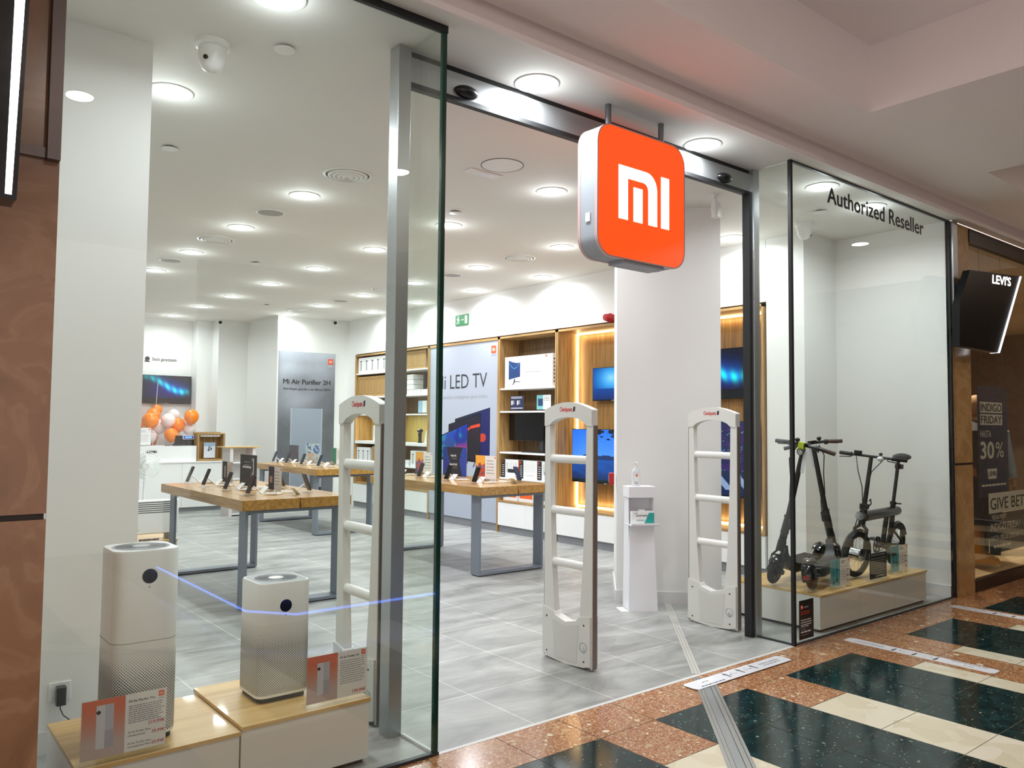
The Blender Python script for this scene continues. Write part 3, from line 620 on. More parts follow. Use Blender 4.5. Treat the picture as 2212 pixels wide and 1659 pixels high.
for x, y in ((9.2, .75), (11.5, 1.2), (13.8, 2.4)):  # the one nearest the window is added to brighten the display
    t = thing('shop_spotlight', {9.2: 'added warm spotlight brightening the window display of the neighbouring shop', 11.5: 'warm spotlight in the middle of the neighbouring shop', 13.8: 'warm spotlight deep in the neighbouring shop'}[x], 'spotlight', (x, y, 3.30))
    MB().cyl((0, 0, 0), (0, 0, -.12), .05, .06, DKGREY).build('lamp_body', t); MB().cyl((0, 0, -.12), (0, 0, -.124), .05, .05, mat('warm lamp diffuser', 'FFE9CC', .5, emit=8.0)).build('bulb', t)
    l = bpy.data.lights.new('spot_bulb', 'SPOT'); l.energy = 230; l.spot_size = R(120); l.color = (1, .82, .62); l.shadow_soft_size = .05; lo = bpy.data.objects.new('spot_bulb', l); COL.objects.link(lo); lo.parent = t; lo.location = (0, 0, -.14)
# posters behind that window
t = thing('sale_poster', 'navy sale poster with white 30% lettering behind the neighbouring window', 'poster', (8.37, .06, .84))
NAVY = mat('navy print', '1B2745', .6); MAUVE = mat('dusky print', '3B3140', .6); PALE = mat('pale print', 'D9CDBB', .6)
MB().box((0, 0, 0), (.74, .006, .84), NAVY).box((0, 0, .84), (.74, .006, 1.08), MAUVE).build('sheet', t)
MB().tube([(.1, .003, 1.08), (.1, .003, 2.46)], .002, DKGREY, 6).build('hanging_wire', t); MB().tube([(.64, .003, 1.08), (.64, .003, 2.46)], .002, DKGREY, 6).build('hanging_wire', t)
e = MB(); yf = -.001
for z0, s_ in ((.82, 'INDIGO'), (.70, 'FRIDAY')):
    flat(e, [(.05, z0), (.60, z0), (.60, z0 + .105), (.05, z0 + .105)], (0, yf, 0), X, Z, PALE); text(e, s_, (.07, yf - .001, z0 + .014), X, Z, .078, DKLINE, width=.51, bold=.004)
text(e, 'HASTA', (.05, yf, .58), X, Z, .07, PALE, width=.26); text(e, '30', (.05, yf, .37), X, Z, .17, PALE, width=.32, bold=.008); text(e, '%', (.42, yf, .38), X, Z, .16, PALE, width=.2)
flat(e, [(.22, .17), (.42, .17), (.44, .27), (.20, .27)], (0, yf, 0), X, Z, PALE); text(e, 'LEVIS', (.24, yf - .001, .20), X, Z, .045, NAVY, width=.17, bold=.003)
lines(e, (.06, yf, .10), X, Z, .60, 1, .02, .02, PALE, 0); e.build('lettering', t)
t = thing('window_decal', 'dark see-through window decal with a white headline on the neighbouring window', 'decal', (8.44, .006, .30))
MB().box((0, 0, 0), (1.05, .001, .38), mat('smoky film', '1C2A3C', .4, alpha=.75)).box((0, 0, .385), (1.05, .001, .58), PALE).build('film', t)
e = MB(); text(e, 'GIVE BETTER', (.04, -.002, .42), X, Z, .12, DKLINE, width=1.25); text(e, '"REGALA MEJOR"', (.06, -.002, .325), X, Z, .045, PALE, width=.36)
text(e, 'INDIGO FRIDAY', (.03, -.002, .215), X, Z, .075, PALE, width=.78); text(e, 'HASTA 30% DE DESCUENTO', (.03, -.002, .12), X, Z, .05, PALE, width=.85); lines(e, (.10, -.002, .05), X, Z, .5, 1, .02, .025, PALE)
e.build('lettering', t)
def limb(mb, pts, rad, m, n=12): mb.tube(pts, rad, m, n)
SKINM = mat('mannequin skin', 'B58A63', .6); DENIM = mat('light denim', '8C97A0', .85); SKIRT = mat('blue denim', '2A3C55', .85); COATM = mat('black quilted coat', '23262C', .7); BOOT = mat('tan suede', 'D39A30', .8); SOLE = mat('cream sole', 'C9B58D', .7)
t = thing('shop_mannequin', 'mannequin in a blue denim skirt and tan lace-up boots behind the neighbouring posters', 'mannequin', (9.12, .36, .09), R(200))
bd = MB()
for s_ in (-1, 1): limb(bd, [(s_ * .09, 0, .06), (s_ * .095, 0, .28), (s_ * .10, .01, .50), (s_ * .09, 0, .85)], [.04, .05, .06, .08], SKINM)
bd.loft([rring((-.16, -.10), (.16, .10), .09, .82), rring((-.17, -.11), (.17, .11), .10, .95), rring((-.13, -.09), (.13, .09), .08, 1.1), rring((-.18, -.11), (.18, .11), .10, 1.35), rring((-.07, -.06), (.07, .06), .05, 1.48), rring((-.05, -.05), (.05, .05), .045, 1.54)], SKINM)
bd.ball((0, .0, 1.65), (.08, .10, .12), SKINM); bd.build('body', t)
MB().loft([rring((-.24, -.16), (.24, .16), .14, .42), rring((-.20, -.14), (.20, .14), .13, .75), rring((-.145, -.105), (.145, .105), .09, 1.05)], SKIRT).build('skirt', t)
tp = MB().loft([rring((-.15, -.11), (.15, .11), .1, .98), rring((-.21, -.14), (.21, .14), .12, 1.2), rring((-.21, -.13), (.21, .13), .11, 1.38), rring((-.08, -.08), (.08, .08), .07, 1.5)], COATM)
for s_ in (-1, 1): limb(tp, [(s_ * .20, 0, 1.38), (s_ * .26, .02, 1.12), (s_ * .27, .06, .86)], [.065, .055, .045], COATM)
tp.build('coat', t)
for s_ in (-1, 1):
    b_ = MB(); x = s_ * .095
    b_.loft([rring((x - .05, -.10), (x + .05, .19), .045, .03), rring((x - .052, -.10), (x + .052, .18), .045, .06), rring((x - .05, -.09), (x + .05, .10), .045, .10), rring((x - .05, -.08), (x + .05, .05), .045, .15), rring((x - .055, -.07), (x + .055, .05), .05, .22)], BOOT)
    bo = b_.build('boot', t); MB().loft([rring((x - .056, -.11), (x + .056, .20), .05, 0), rring((x - .054, -.105), (x + .054, .195), .05, .032)], SOLE).build('sole', bo)
    lc = MB()
    for k in range(5): lc.tube([(x - .03, .075 - .012 * k, .095 + .024 * k), (x, .095 - .012 * k, .10 + .024 * k), (x + .03, .075 - .012 * k, .095 + .024 * k)], .004, SOLE, 6)
    lc.build('laces', bo)
t = thing('shop_mannequin', 'mannequin in a faded denim jacket and dark trousers deeper in the neighbouring window', 'mannequin', (9.92, .55, .09), R(160))
bd = MB()
for s_ in (-1, 1): limb(bd, [(s_ * .09, 0, .0), (s_ * .095, 0, .45), (s_ * .10, 0, .86)], [.05, .07, .095], mat('dark trousers', '15171C', .8))
bd.loft([rring((-.17, -.11), (.17, .11), .10, .82), rring((-.17, -.11), (.17, .11), .10, .98)], _M['dark trousers']); bd.loft([rring((-.06, -.06), (.06, .06), .05, 1.40), rring((-.05, -.05), (.05, .05), .045, 1.54)], SKINM); bd.ball((0, 0, 1.65), (.08, .10, .12), SKINM); bd.build('body', t)
jk = MB().loft([rring((-.20, -.14), (.20, .14), .12, .92), rring((-.215, -.15), (.215, .15), .12, 1.15), rring((-.225, -.14), (.225, .14), .12, 1.36), rring((-.09, -.09), (.09, .09), .07, 1.48)], DENIM)
for s_ in (-1, 1): limb(jk, [(s_ * .22, 0, 1.38), (s_ * .29, .0, 1.12), (s_ * .31, .05, .86)], [.075, .065, .05], DENIM)
jk.build('denim_jacket', t)
for s_ in (-1, 1):
    hb = MB().ball((s_ * .313, .055, .80), (.028, .04, .05), SKINM, 10, 6)
    for k in range(4): hb.tube([(s_ * .313, .035 + .014 * k, .77), (s_ * .312, .038 + .015 * k, .735), (s_ * .307, .04 + .015 * k, .70 + .006 * abs(k - 1))], [.009, .008, .006], SKINM, 6)
    hb.tube([(s_ * .30, .03, .80), (s_ * .29, .0, .775), (s_ * .288, -.005, .75)], [.01, .009, .007], SKINM, 6); hb.build('hand', t)
# clothes racks and shelves deep inside
t = thing('clothes_shelf', 'wall shelf stacked with folded dark clothes in the neighbouring shop', 'shelf', (13.6, 3.7, .09))
MB().box((-3.4, -.2, 1.55), (3.2, .25, 1.59), NBF).box((-3.4, -.2, 1.15), (3.2, .25, 1.19), SHELFW).box((-3.4, -.2, 2.1), (3.2, .25, 2.14), NBF).build('shelf_board', t); 
MB().box((-3.42, .2, 0), (3.22, .25, 2.9), mat('shelf back', '4A3B2C', .7)).build('back_panel', t)
rnd = random.Random(3)
for k in range(12):
    c = ('262A33', '1E2A40', '34383C', 'D8D6D0', '3A2C28')[k % 5]; x = 10.4 + k * .5; z = (1.68, 2.23, 1.28)[k % 3]
    st = MB()
    for j in range(5): st.rbox((-.19, -.17, j * .045), (.19, .17, j * .045 + .04), .03, mat('cloth ' + c, c, .9))
    tag(st.build('folded_clothes', loc=(x, 3.68, z + .001)), f'stack of folded {("dark grey", "navy", "charcoal", "white", "brown")[k % 5]} clothes, {("middle", "top", "lower")[k % 3]} shelf, number {k + 1} from the pillar', 'clothes', 'folded clothes on the neighbouring shelves')
def rack(x, y, z, cols, lab, n):
    t = thing('clothes_rail', 'dark rail carrying ' + lab, 'clothes rail', (x, y, .09))
    MB().tube([(-.7, 0, 0), (-.7, 0, z), (.7, 0, z), (.7, 0, 0)], .015, DKGREY, 8).build('rail', t)
    for k in range(n):
        c = cols[k % len(cols)]; g = MB(); xx = x - .6 + 1.2 * k / n
        g.loft([[(dx, dy, zz) for dx, dy in ((-.03, -w_), (.03, -w_), (.03, w_), (-.03, w_))] for zz, w_ in ((-.75, .24), (-.35, .22), (-.10, .23), (-.03, .06))], mat('cloth ' + c, c, .9))
        ob = g.build('hanging_garment', loc=(xx, y, .09 + z - .04)); tag(ob, f'garment hanging on the rail of {lab}', 'clothes', f'garments on the rail of {lab}')
        MB().tube([(0, 0, -.04), (0, 0, .02), (.02, 0, .045), (.0, 0, .06)], .004, CHROME, 6).build('hook', ob)
rack(11.3, 1.5, 1.55, ['E6E3DF', 'D8D2CC'], 'white tops in the neighbouring shop', 5); rack(11.0, 2.6, 1.9, ['1E222B', '2C3038', '15181F'], 'dark jackets in the neighbouring shop', 6)

# ================================================================ OAK WALL UNITS (right wall, front plane x = 7.0)
XF, XB, ZB, ZU = 7.0, 7.36, .42, 2.74
def carcass(mb, y0, y1, z0=ZB, back=BACKW):
    mb.box((XF, y0, z0), (XB, y0 + .025, ZU), OAKZ); mb.box((XF, y1 - .025, z0), (XB, y1, ZU), OAKZ)
    mb.box((XF, y0, ZU - .028), (XB, y1, ZU), OAKY); mb.box((XF, y0 + .025, z0), (XB, y1 - .025, z0 + .025), OAKY); mb.box((XB - .012, y0, z0), (XB, y1, ZU), back)
def base_doors(t, y0, y1, n, hw=True):
    MB().box((7.03, y0 + .003, 0), (7.32, y1 - .003, .095), PLINTH).build('plinth', t, smooth=False)
    for k in range(n):
        a, c = y0 + (y1 - y0) * k / n, y0 + (y1 - y0) * (k + 1) / n
        MB().box((7.005, a + .002, .10), (7.35, c - .002, ZB - .003), GLOSSW).build('door', t, smooth=False)
def shelf(mb, y0, y1, z, th=.022): mb.box((XF + .008, y0 + .026, z - th), (XB - .012, y1 - .026, z), SHELFW)
t = thing('display_cabinet', 'tall oak shelf unit of two bays with white shelves left of the television poster', 'shelf unit')
q = MB(); carcass(q, 8.81, 10.05); carcass(q, 7.61, 8.805); q.build('body', t, smooth=False); base_doors(t, 7.61, 10.05, 4)
for y0, y1 in ((8.81, 10.05), (7.61, 8.805)):
    for z in (2.40, 1.98, 1.665, .80): q = MB(); shelf(q, y0, y1, z); q.build('shelf', t, smooth=False)
    q = MB(); shelf(q, y0, y1, 1.19, .05); q.build('shelf', t, smooth=False)
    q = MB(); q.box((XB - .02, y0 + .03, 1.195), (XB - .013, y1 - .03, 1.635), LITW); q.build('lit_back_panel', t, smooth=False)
    l = bpy.data.lights.new('shelf_light', 'AREA'); l.shape = 'RECTANGLE'; l.size = 1.0; l.size_y = .03; l.energy = 3; l.color = (1, .97, .8); lo = bpy.data.objects.new('shelf_light', l); COL.objects.link(lo); lo.parent = t; lo.location = (XF + .08, (y0 + y1) / 2, 1.635); lo.rotation_euler = (0, 0, R(90))
t = thing('poster_panel', 'tall white panel with a television poster standing between the oak shelf units', 'poster')
MB().box((7.012, 5.835, .11), (7.06, 7.575, 2.70), mat('poster white', 'ADB4C2', .45)).build('panel', t, smooth=False)
q = MB(); q.box((XF, 5.81, .0), (7.2, 5.833, ZU), OAKZ); q.box((XF, 7.577, .0), (7.2, 7.60, ZU), OAKZ); q.box((XF, 5.81, 2.705), (7.2, 7.60, ZU), OAKY); q.build('oak_frame', t, smooth=False)
MB().box((7.03, 5.835, 0), (7.2, 7.575, .11), PLINTH).build('plinth', t, smooth=False)
e = MB(); uy = Vector((0, -1, 0)); xo = 7.0115
text(e, 'Mi LED TV', (xo, 7.40, 2.04), uy, Z, .225, DKLINE, width=1.31); text(e, 'La televisión inteligente para todos', (xo, 7.40, 1.885), uy, Z, .058, GREYINK, width=1.32)
mi_logo(e, (xo, 5.94, 2.575), uy, Z, .11, RED, PALE, .0006); text(e, 'XIAOMI', (xo, 5.99, 2.485), uy, Z, .02, DKLINE, width=.10); e.build('lettering', t, smooth=False)
def tvp(y1, y0, z0, za, zb, fn, nm, xx):
    """slanted television picture: left edge at y1 lower, right edge at y0"""
    e = MB(); e.add([(xx, y1, z0), (xx, y0, z0 - .04), (xx, y0, zb), (xx, y1, za)], [(0, 1, 2, 3)], BLKGLOSS); e.build('television_print', t, smooth=False)
    o = Vector((xx - .0004, y1 - .012, z0 + .012)); W = y1 - y0 - .024; me = picture('television_print', fn, (0, 0, 0), uy * W, Z, 30, 30, PRINT, t)
    for v in me.data.vertices:
        s_ = -v.co.y / W; tt = v.co.z; zl = z0 + .02 - .04 * s_; zt = (za + (zb - za) * s_) - .012; v.co = (o.x, o.y - W * s_, zl + (zt - zl) * tt)
tvp(6.88, 6.01, 1.0, 1.58, 1.745, lambda s, q: (.02, .04 + .05 * q, .16 + .22 * s) if not ((s - .78) ** 2 * 4 + (q - .45) ** 2 * 9 < .06) else (.75, .22, .12), 'back', 7.0114)
tvp(7.05, 6.235, .98, 1.50, 1.665, lambda s, q: (.85, .25, .15) if abs(q - .72 - .12 * (s - .5) - .03 * fbm(s * 4, 1)) < .03 else (.07 + .25 * max(0, .25 - abs(q - .62)), .05, .10 + .05 * q), 'mid', 7.0108)
tvp(7.28, 6.545, .96, 1.32, 1.52, lambda s, q: (.05 + .25 * max(0, fbm(s * 7, q * 3)), .25 + .45 * max(0, fbm(s * 5 + 2, q * 4, 1)), .35 + .3 * q) if s < .55 else ((.75 * max(0, 1 - abs(q - .35) * 4), .15 + .5 * max(0, fbm(s * 9, q * 3, 2)), .4 + .2 * q)), 'front', 7.0102)
MB().prism([(0, 0), (.03, .0), (.09, -.10), (.075, -.10)], (7.011, 6.35, .97), uy, Z, -X, .001, DKLINE).build('stand_print', t); MB().prism([(0, 0), (.03, .0), (-.05, -.10), (-.065, -.10)], (7.011, 6.35, .97), uy, Z, -X, .001, DKLINE).build('stand_print', t)
t = thing('display_cabinet', 'tall oak shelf unit carrying the monitor box and router boxes', 'shelf unit')
q = MB(); carcass(q, 4.595, 5.805); q.build('body', t, smooth=False); base_doors(t, 4.595, 5.805, 2)
for z in (2.01, 1.69, 1.12, .765): q = MB(); shelf(q, 4.595, 5.805, z); q.build('shelf', t, smooth=False)
t = thing('television_alcove', 'wide oak alcove with warm light strips around four televisions', 'shelf unit')
ALW = wood('shade darkened alcove oak', '73501F', 'A2783C', 'z', .5)  # darker oak colour holds the shade deep in the alcove
q = MB(); carcass(q, 1.515, 4.585, ZB, ALW); q.build('body', t, smooth=False); base_doors(t, 1.515, 4.585, 5)
WARM = mat('warm led strip', 'FFE2A8', .5, emit=9.0); q = MB()
q.box((XB - .035, 4.535, ZB + .03), (XB - .018, 4.552, ZU - .03), WARM); q.build('light_strip', t, smooth=False)
for a, c in (((XB - .035, 1.56, ZU - .05), (XB - .018, 4.53, ZU - .033)), ((XB - .035, 1.56, ZB + .030), (XB - .018, 4.53, ZB + .045))): MB().box(a, c, WARM).build('light_strip', t, smooth=False)
MB().box((XB - .035, 1.545, ZB + .03), (XB - .018, 1.562, ZU - .03), WARM).build('light_strip', t, smooth=False)
for loc, rx, sx in (((XB - .05, 3.05, ZU - .07), (0, R(-25), 0), 2.9), ((XB - .05, 3.05, ZB + .07), (0, R(205), 0), 2.9)):
    l = bpy.data.lights.new('strip_glow', 'AREA'); l.shape = 'RECTANGLE'; l.size = .02; l.size_y = sx; l.energy = 3.6; l.color = (1, .78, .48); lo = bpy.data.objects.new('strip_glow', l); COL.objects.link(lo); lo.parent = t; lo.location = loc; lo.rotation_euler = rx
for y_, ang in ((4.50, -90), (1.59, 90)):
    l = bpy.data.lights.new('strip_glow', 'AREA'); l.shape = 'RECTANGLE'; l.size = 2.2; l.size_y = .02; l.energy = 2.4; l.color = (1, .78, .48); lo = bpy.data.objects.new('strip_glow', l); COL.objects.link(lo); lo.parent = t; lo.location = (XB - .05, y_, 1.58)
    lo.rotation_euler = Vector((0, 0, -1)).rotation_difference(Vector((.35, -1 if y_ > 3 else 1, 0)).normalized()).to_euler() if False else Matrix((((0, 0, 0)), (0, 0, 0), (0, 0, 0))).to_euler()
    d_ = Vector((.35, -1 if y_ > 3 else 1, 0)).normalized(); zx = -d_; xx_ = Z; yy_ = zx.cross(xx_); lo.rotation_euler = Matrix((xx_, yy_, zx)).transposed().to_euler()
# --- televisions
def mountain(s, q):
    if q < .42: k = .18 + .35 * q + .10 * max(0, fbm(s * 3 + q * 6, q * 3)); return (.05, k * .75, k * 1.6) if q > .05 else (.03, .10, .12)
    h = .50 + .05 * fbm(s * 6, 1.0)
    if q < h: return (.07, .16, .32)
    if q > .80 and s > .35 and fbm(s * 9, q * 12) > .05: return (.04, .06, .10)
    return (.10 + .25 * (1 - q), .35 + .2 * (1 - q), .78)
def seablue(s, q):
    d = math.hypot((s - .45) * 1.2, q - .68); k = max(0, 1 - d * 1.7)
    if abs(q - .45) < .012 and .6 < s < .72: return (.03, .06, .12)
    return (.05 + .4 * k * k, .22 + .45 * k, .50 + .35 * k) if q > .35 else (.03, .13 + .2 * q, .32 + .4 * q)
def aurora(s, q):
    c = .98 - .62 * s ** .8 + .07 * math.sin(s * 7); a = math.exp(-((q - c) / .13) ** 2) * (.35 + .65 * min(1, s * 2.2)); ray = .75 + .25 * math.sin(s * 46 + q * 6)
    b_ = math.exp(-((q - c - .16) / .22) ** 2) * .35; h = math.exp(-((s - .5) ** 2 * 5 + (q - .45) ** 2 * 7)) * .25; f = min(1, (1.05 - s) * 5)
    if q < .16: return (.01, .02, .05)
    return (.02 + .05 * a * f, .04 + (.70 * a * ray + .3 * b_) * f, .09 + (.42 * a + .45 * b_ + h) * f)
def city(s, q):
    if q < .34:
        st_ = math.sin(s * 34 + q * 20) > .35 and q > .08
        return (.42, .50, .62) if st_ else (.05, .10 + .1 * q, .24)
    k = fbm(s * 12, q * 8); g = math.exp(-((s - .32) / .09) ** 2 - ((q - .62 - .25 * (s - .3)) / .22) ** 2); l_ = 1 if (fbm(s * 47, q * 61) > .36 and k > 0) else 0
    return (.05 + .35 * g + .25 * max(0, -k) + .3 * l_, .09 + .75 * g + .12 * max(0, k) + .3 * l_, .22 + .35 * g + .22 * abs(k) + .2 * l_)
def tv(lab, x, y0, y1, z0, z1, fn, face=Vector((-1, 0, 0)), group=None):
    t = thing('television', lab, 'television', (x, (y0 + y1) / 2, (z0 + z1) / 2)); W, Hh = y1 - y0, z1 - z0
    MB().box((0, -W / 2, -Hh / 2), (.03, W / 2, Hh / 2), BLKGLOSS).box((.03, -W * .33, -Hh * .35), (.06, W * .33, Hh * .2), DKGREY).build('casing', t, bevel=.003)
    picture('screen', fn, (-.0012, W / 2 - .008, -Hh / 2 + .018), uy * (W - .016), Z * (Hh - .026), 110, 66, SCREEN, t)
    MB().box((-.003, -.03, -Hh / 2 + .002), (-.0, .03, -Hh / 2 + .010), GREYINK).build('bottom_bar', t)
    MB().box((.06, -.15, -.12), (XB - .013 - x, .15, .12), DKGREY).build('wall_mount', t); return t
tv('small television showing a pale blue sea beside the light strip, above the mountain picture', 7.27, 3.47, 4.20, 1.81, 2.235, seablue)
tv('large television showing a blue lake and mountains, behind the middle antenna', 7.19, 3.28, 4.49, .775, 1.455, mountain)
tv('television showing a green aurora above the city picture, right of the square pillar', 7.27, 1.86, 2.82, 1.80, 2.35, lambda s, q: aurora(1 - (1 - s) * 1.0, q))
tv('largest television showing a blue city crossing, below the aurora picture', 7.27, 1.75, 3.17, .745, 1.56, city)
# --- goods on the shelf with the monitor
def carton(name, lab, cat, x, y, z, dx, dy, dz, m=BOXW, group=None, art=None):
    """a closed carton whose printed face looks into the shop; y is its middle"""
    ob = MB().box((0, -dy / 2, 0), (dx, dy / 2, dz), m).build(name, loc=(x, y, z + .0012), bevel=.0015); tag(ob, lab, cat, group)
    if art:
        e = MB(); art(e, Vector((-.0006, dy / 2, 0)), dy, dz); e.build('printed_art', ob, smooth=False)
    return ob
P3 = lambda o, a, b_: o + uy * a + Z * b_
def art_monitor(e, o, W, Hh):
    pts = [(.085, .115), (.085, .385), (.16, .362), (.25, .345), (.335, .345), (.335, .15), (.25, .14), (.16, .128)]
    flat(e, pts, o, uy, Z, mat('screen print blue', '123A74', .5)); 
    arc = [(.09 + .24 * k / 12, .36 - .085 * math.sin(math.pi * k / 12)) for k in range(13)]; flat(e, arc + [(a, b_ - .012) for a, b_ in arc[::-1]], o - X * .0003, uy, Z, mat('arc print', '3E8FD0', .5))
    flat(e, [(.20, .125), (.225, .125), (.225, .09), (.34, .085), (.34, .078), (.225, .08), (.175, .035), (.165, .038), (.20, .09)], o - X * .0003, uy, Z, DKLINE)
    text(e, 'Mi Curved Gaming Monitor 34"', P3(o, .50, .245), uy, Z, .016, GREYINK, width=.26)
    for k in range(8): flat(e, [(.47 + .04 * k, .20), (.485 + .04 * k, .20), (.485 + .04 * k, .215), (.47 + .04 * k, .215)], o, uy, Z, GREYINK)
    flat(e, [(.86, .395), (.89, .395), (.89, .425), (.86, .425)], o, uy, Z, RED)
mb_ = carton('monitor_box', 'large white monitor box with a curved screen picture on the upper shelf', 'box', 7.03, 5.20, 2.01, .26, 1.00, .435, art=art_monitor)
e = MB()
for k in range(7): flat(e, [(.05, .06 + .05 * k), (.12, .06 + .05 * k), (.12, .068 + .05 * k), (.05, .068 + .05 * k)], (0, -.5006, 0), X, Z, GREYINK); flat(e, [(.02, .055 + .05 * k), (.04, .055 + .05 * k), (.04, .075 + .05 * k), (.02, .075 + .05 * k)], (0, -.5006, 0), X, Z, DKLINE)
e.build('side_print', mb_, smooth=False)
t = thing('monitor', 'large black monitor switched off on the shelf below the small signs', 'monitor', (7.14, 5.36, 1.1212))
MB().box((0, -.37, .16), (.025, .37, .535), BLKGLOSS).build('screen', t, bevel=.004); MB().box((.025, -.24, .24), (.06, .24, .45), DKGREY).build('back_housing', t, bevel=.01)
MB().box((.02, -.34, .02), (.05, -.26, .3), DKGREY).box((-.04, -.42, .0), (.16, .05, .012), DKGREY).build('stand', t)
def acrylic_sign(lab, loc, rz, W, Hh, fn, nx=20, ny=20, lean=0.0, cat='price sign', letter=None, group=None):
    """printed sheet in a clear holder on a clear bar foot; faces local -Y"""
    t = thing('price_sign', lab, cat, (loc[0], loc[1], loc[2] + .0012), rz, group)
    MB().box((-W / 2 - .008, -.022, 0), (W / 2 + .008, .022, .016), ACRYL).build('clear_foot', t); MB().box((-W / 2, -.003, .012), (W / 2, .003, Hh + .012), ACRYL).build('clear_holder', t)
    p = picture('printed_sheet', fn, (-W / 2 + .003, -.0042, .016), X * (W - .006), Z * (Hh - .007), nx, ny, PRINT, t)
    MB().box((-W / 2 + .003, -.0038, .016), (W / 2 - .003, -.0032, Hh + .009), BOXW).build('backing_card', t)
    if letter: e = MB(); letter(e, Vector((-W / 2, -.0046, .014)), W, Hh); e.build('printed_text', t, smooth=False)
    return t
def para(o, W, x, z, w_, n, p=.012, h=.005, m=GREYINK):
    return lambda e: lines(e, o + X * x + Z * z, X, Z, w_, n, p, h, m)
def l_usb(e, o, W, Hh):
    for x in (.02, .145): e.prism([(0, 0), (.03, 0), (.03, .06), (0, .06)], o + X * x + Z * .07, X, Z, -Y, .0003, LABELW); lines(e, o + X * (x + .035) + Z * .12, X, Z, .04, 3, .018, .008, LABELW)
    lines(e, o + X * .02 + Z * .175, X, Z, W - .04, 2, .016, .008, LABELW); lines(e, o + X * .02 + Z * .02, X, Z, W - .04, 1, .02, .010, LABELW, 0)
acrylic_sign('small navy cable sign on the shelf under the monitor box', (7.06, 5.46, 1.69), R(-90), .29, .20, lambda s, q: (.12, .15, .30), 2, 2, letter=l_usb)
def mon_sign(s, q):
    if s < .45: return (.10, .25, .42) if (.25 < q < .75 and .1 < s) else (.45, .72, .74)
    return (.92, .92, .92)
acrylic_sign('small white sign with a monitor picture on the shelf under the monitor box', (7.06, 4.90, 1.69), R(-90), .29, .20, mon_sign, 20, 12, letter=lambda e, o, W, Hh: (lines(e, o + X * .15 + Z * .16, X, Z, .11, 3, .02, .007, GREYINK)))
def art_router(kind):
    def f(e, o, W, Hh):
        flat(e, [(0, 0), (.085, 0), (.085, Hh), (0, Hh)], o, uy, Z, DKLINE); flat(e, [(.012, Hh - .045), (.03, Hh - .045), (.03, Hh - .02), (.012, Hh - .02)], o - X * .0003, uy, Z, RED)
        for k in range(6): flat(e, [(.015, .03 + .028 * k), (.06, .03 + .028 * k), (.06, .037 + .028 * k), (.015, .037 + .028 * k)], o - X * .0003, uy, Z, LABELW)
        c = DKLINE if kind == 'black' else mat('pale grey print', 'C9C9CC', .5)
        flat(e, [(.14, .07), (.30, .07), (.30, .12), (.14, .12)] if kind == 'black' else [(.14, .045), (.30, .045), (.30, .055), (.14, .055)], o, uy, Z, c)
        for k in range(5 if kind == 'black' else 6):
            x = .125 + .19 * k / 4 * (1 if kind == 'black' else .8); w_ = .006 if kind == 'black' and k in (0, 4) else .002
            flat(e, [(x, .08), (x + w_, .08), (x + w_, .21), (x, .21)], o, uy, Z, c)
    return f
for i, (y, k, lab) in enumerate(((5.585, 'black', 'white router box with a black router picture, leftmost on its shelf'), (5.19, 'white', 'white router box with a pale router picture, middle of its shelf'), (4.812, 'black', 'white router box with a black router picture, right end of its shelf'))):
    ob = carton('router_box', lab, 'box', 7.04, y, .765, .12, .37, .25, BOXW, 'router boxes on the lower shelf', art_router(k))
    MB().box((.0, -.1855, 0), (.12, -.185, .25), ORANGEP).build('orange_side', ob, smooth=False)
for i, (y, c, w_) in enumerate(((5.58, ORANGEP, .32), (5.24, ORANGEP, .32), (4.90, BOXW, .30), (4.69, KRAFT, .10))):
    def a(e, o, W, Hh, c=c): flat(e, [(.02, .05), (W - .03, .05), (W - .03, Hh - .03), (.02, Hh - .03)], o, uy, Z, c if c is ORANGEP else GREYINK) if c is not KRAFT else None
    carton('gadget_box', ('white box with an orange print at the left end of the lowest shelf', 'white box with an orange print next to the leftmost on the lowest shelf', 'white box with a small dark picture on the lowest shelf', 'narrow brown box at the right end of the lowest shelf')[i], 'box', 7.05, y, ZB + .026, .2, w_, .21 if i < 3 else .26, BOXW if i < 3 else KRAFT, 'boxes on the lowest oak shelf', a)
# --- goods on the far shelf unit
def art_bar(e, o, W, Hh):
    flat(e, [(W * .42, Hh * .18), (W * .55, Hh * .18), (W * .55, Hh * .72), (W * .42, Hh * .72)], o, uy, Z, mat('product grey print', '6D7278', .5)); flat(e, [(W * .3, Hh * .74), (W * .66, Hh * .74), (W * .66, Hh * .80), (W * .3, Hh * .80)], o, uy, Z, DKLINE)
def art_kraft(e, o, W, Hh):
    k = mat('kraft line', '7B5C33', .7)
    for a, b_, c, d in ((.2, .12, .8, .14), (.2, .86, .8, .88), (.2, .12, .23, .88), (.77, .12, .8, .88)): flat(e, [(W * a, Hh * b_), (W * c, Hh * b_), (W * c, Hh * d), (W * a, Hh * d)], o, uy, Z, k)
def rowof(name, base, n, y0, pitch, z, dx, dy, dz, m, group, art, where):
    for k in range(n): carton(name, f'{base}, {("first","second","third","fourth","fifth","sixth","seventh")[k]} from the left {where}', 'box', 7.04, y0 - k * pitch, z, dx, dy, dz, m, group, art)
rowof('vacuum_box', 'upright white vacuum box', 5, 9.90, .205, 2.40, .22, .20, .285, BOXW, 'white boxes on the top shelf left bay', art_bar, 'on the top shelf')
rowof('kraft_box', 'brown kraft box', 5, 9.90, .215, 1.98, .24, .21, .36, KRAFT, 'kraft boxes on the second shelf', art_kraft, 'on the second shelf')
rowof('kraft_box', 'brown kraft box', 4, 8.46, .20, 2.40, .24, .195, .30, KRAFT, 'kraft boxes on the top shelf right bay', art_kraft, 'on the top shelf, right bay')
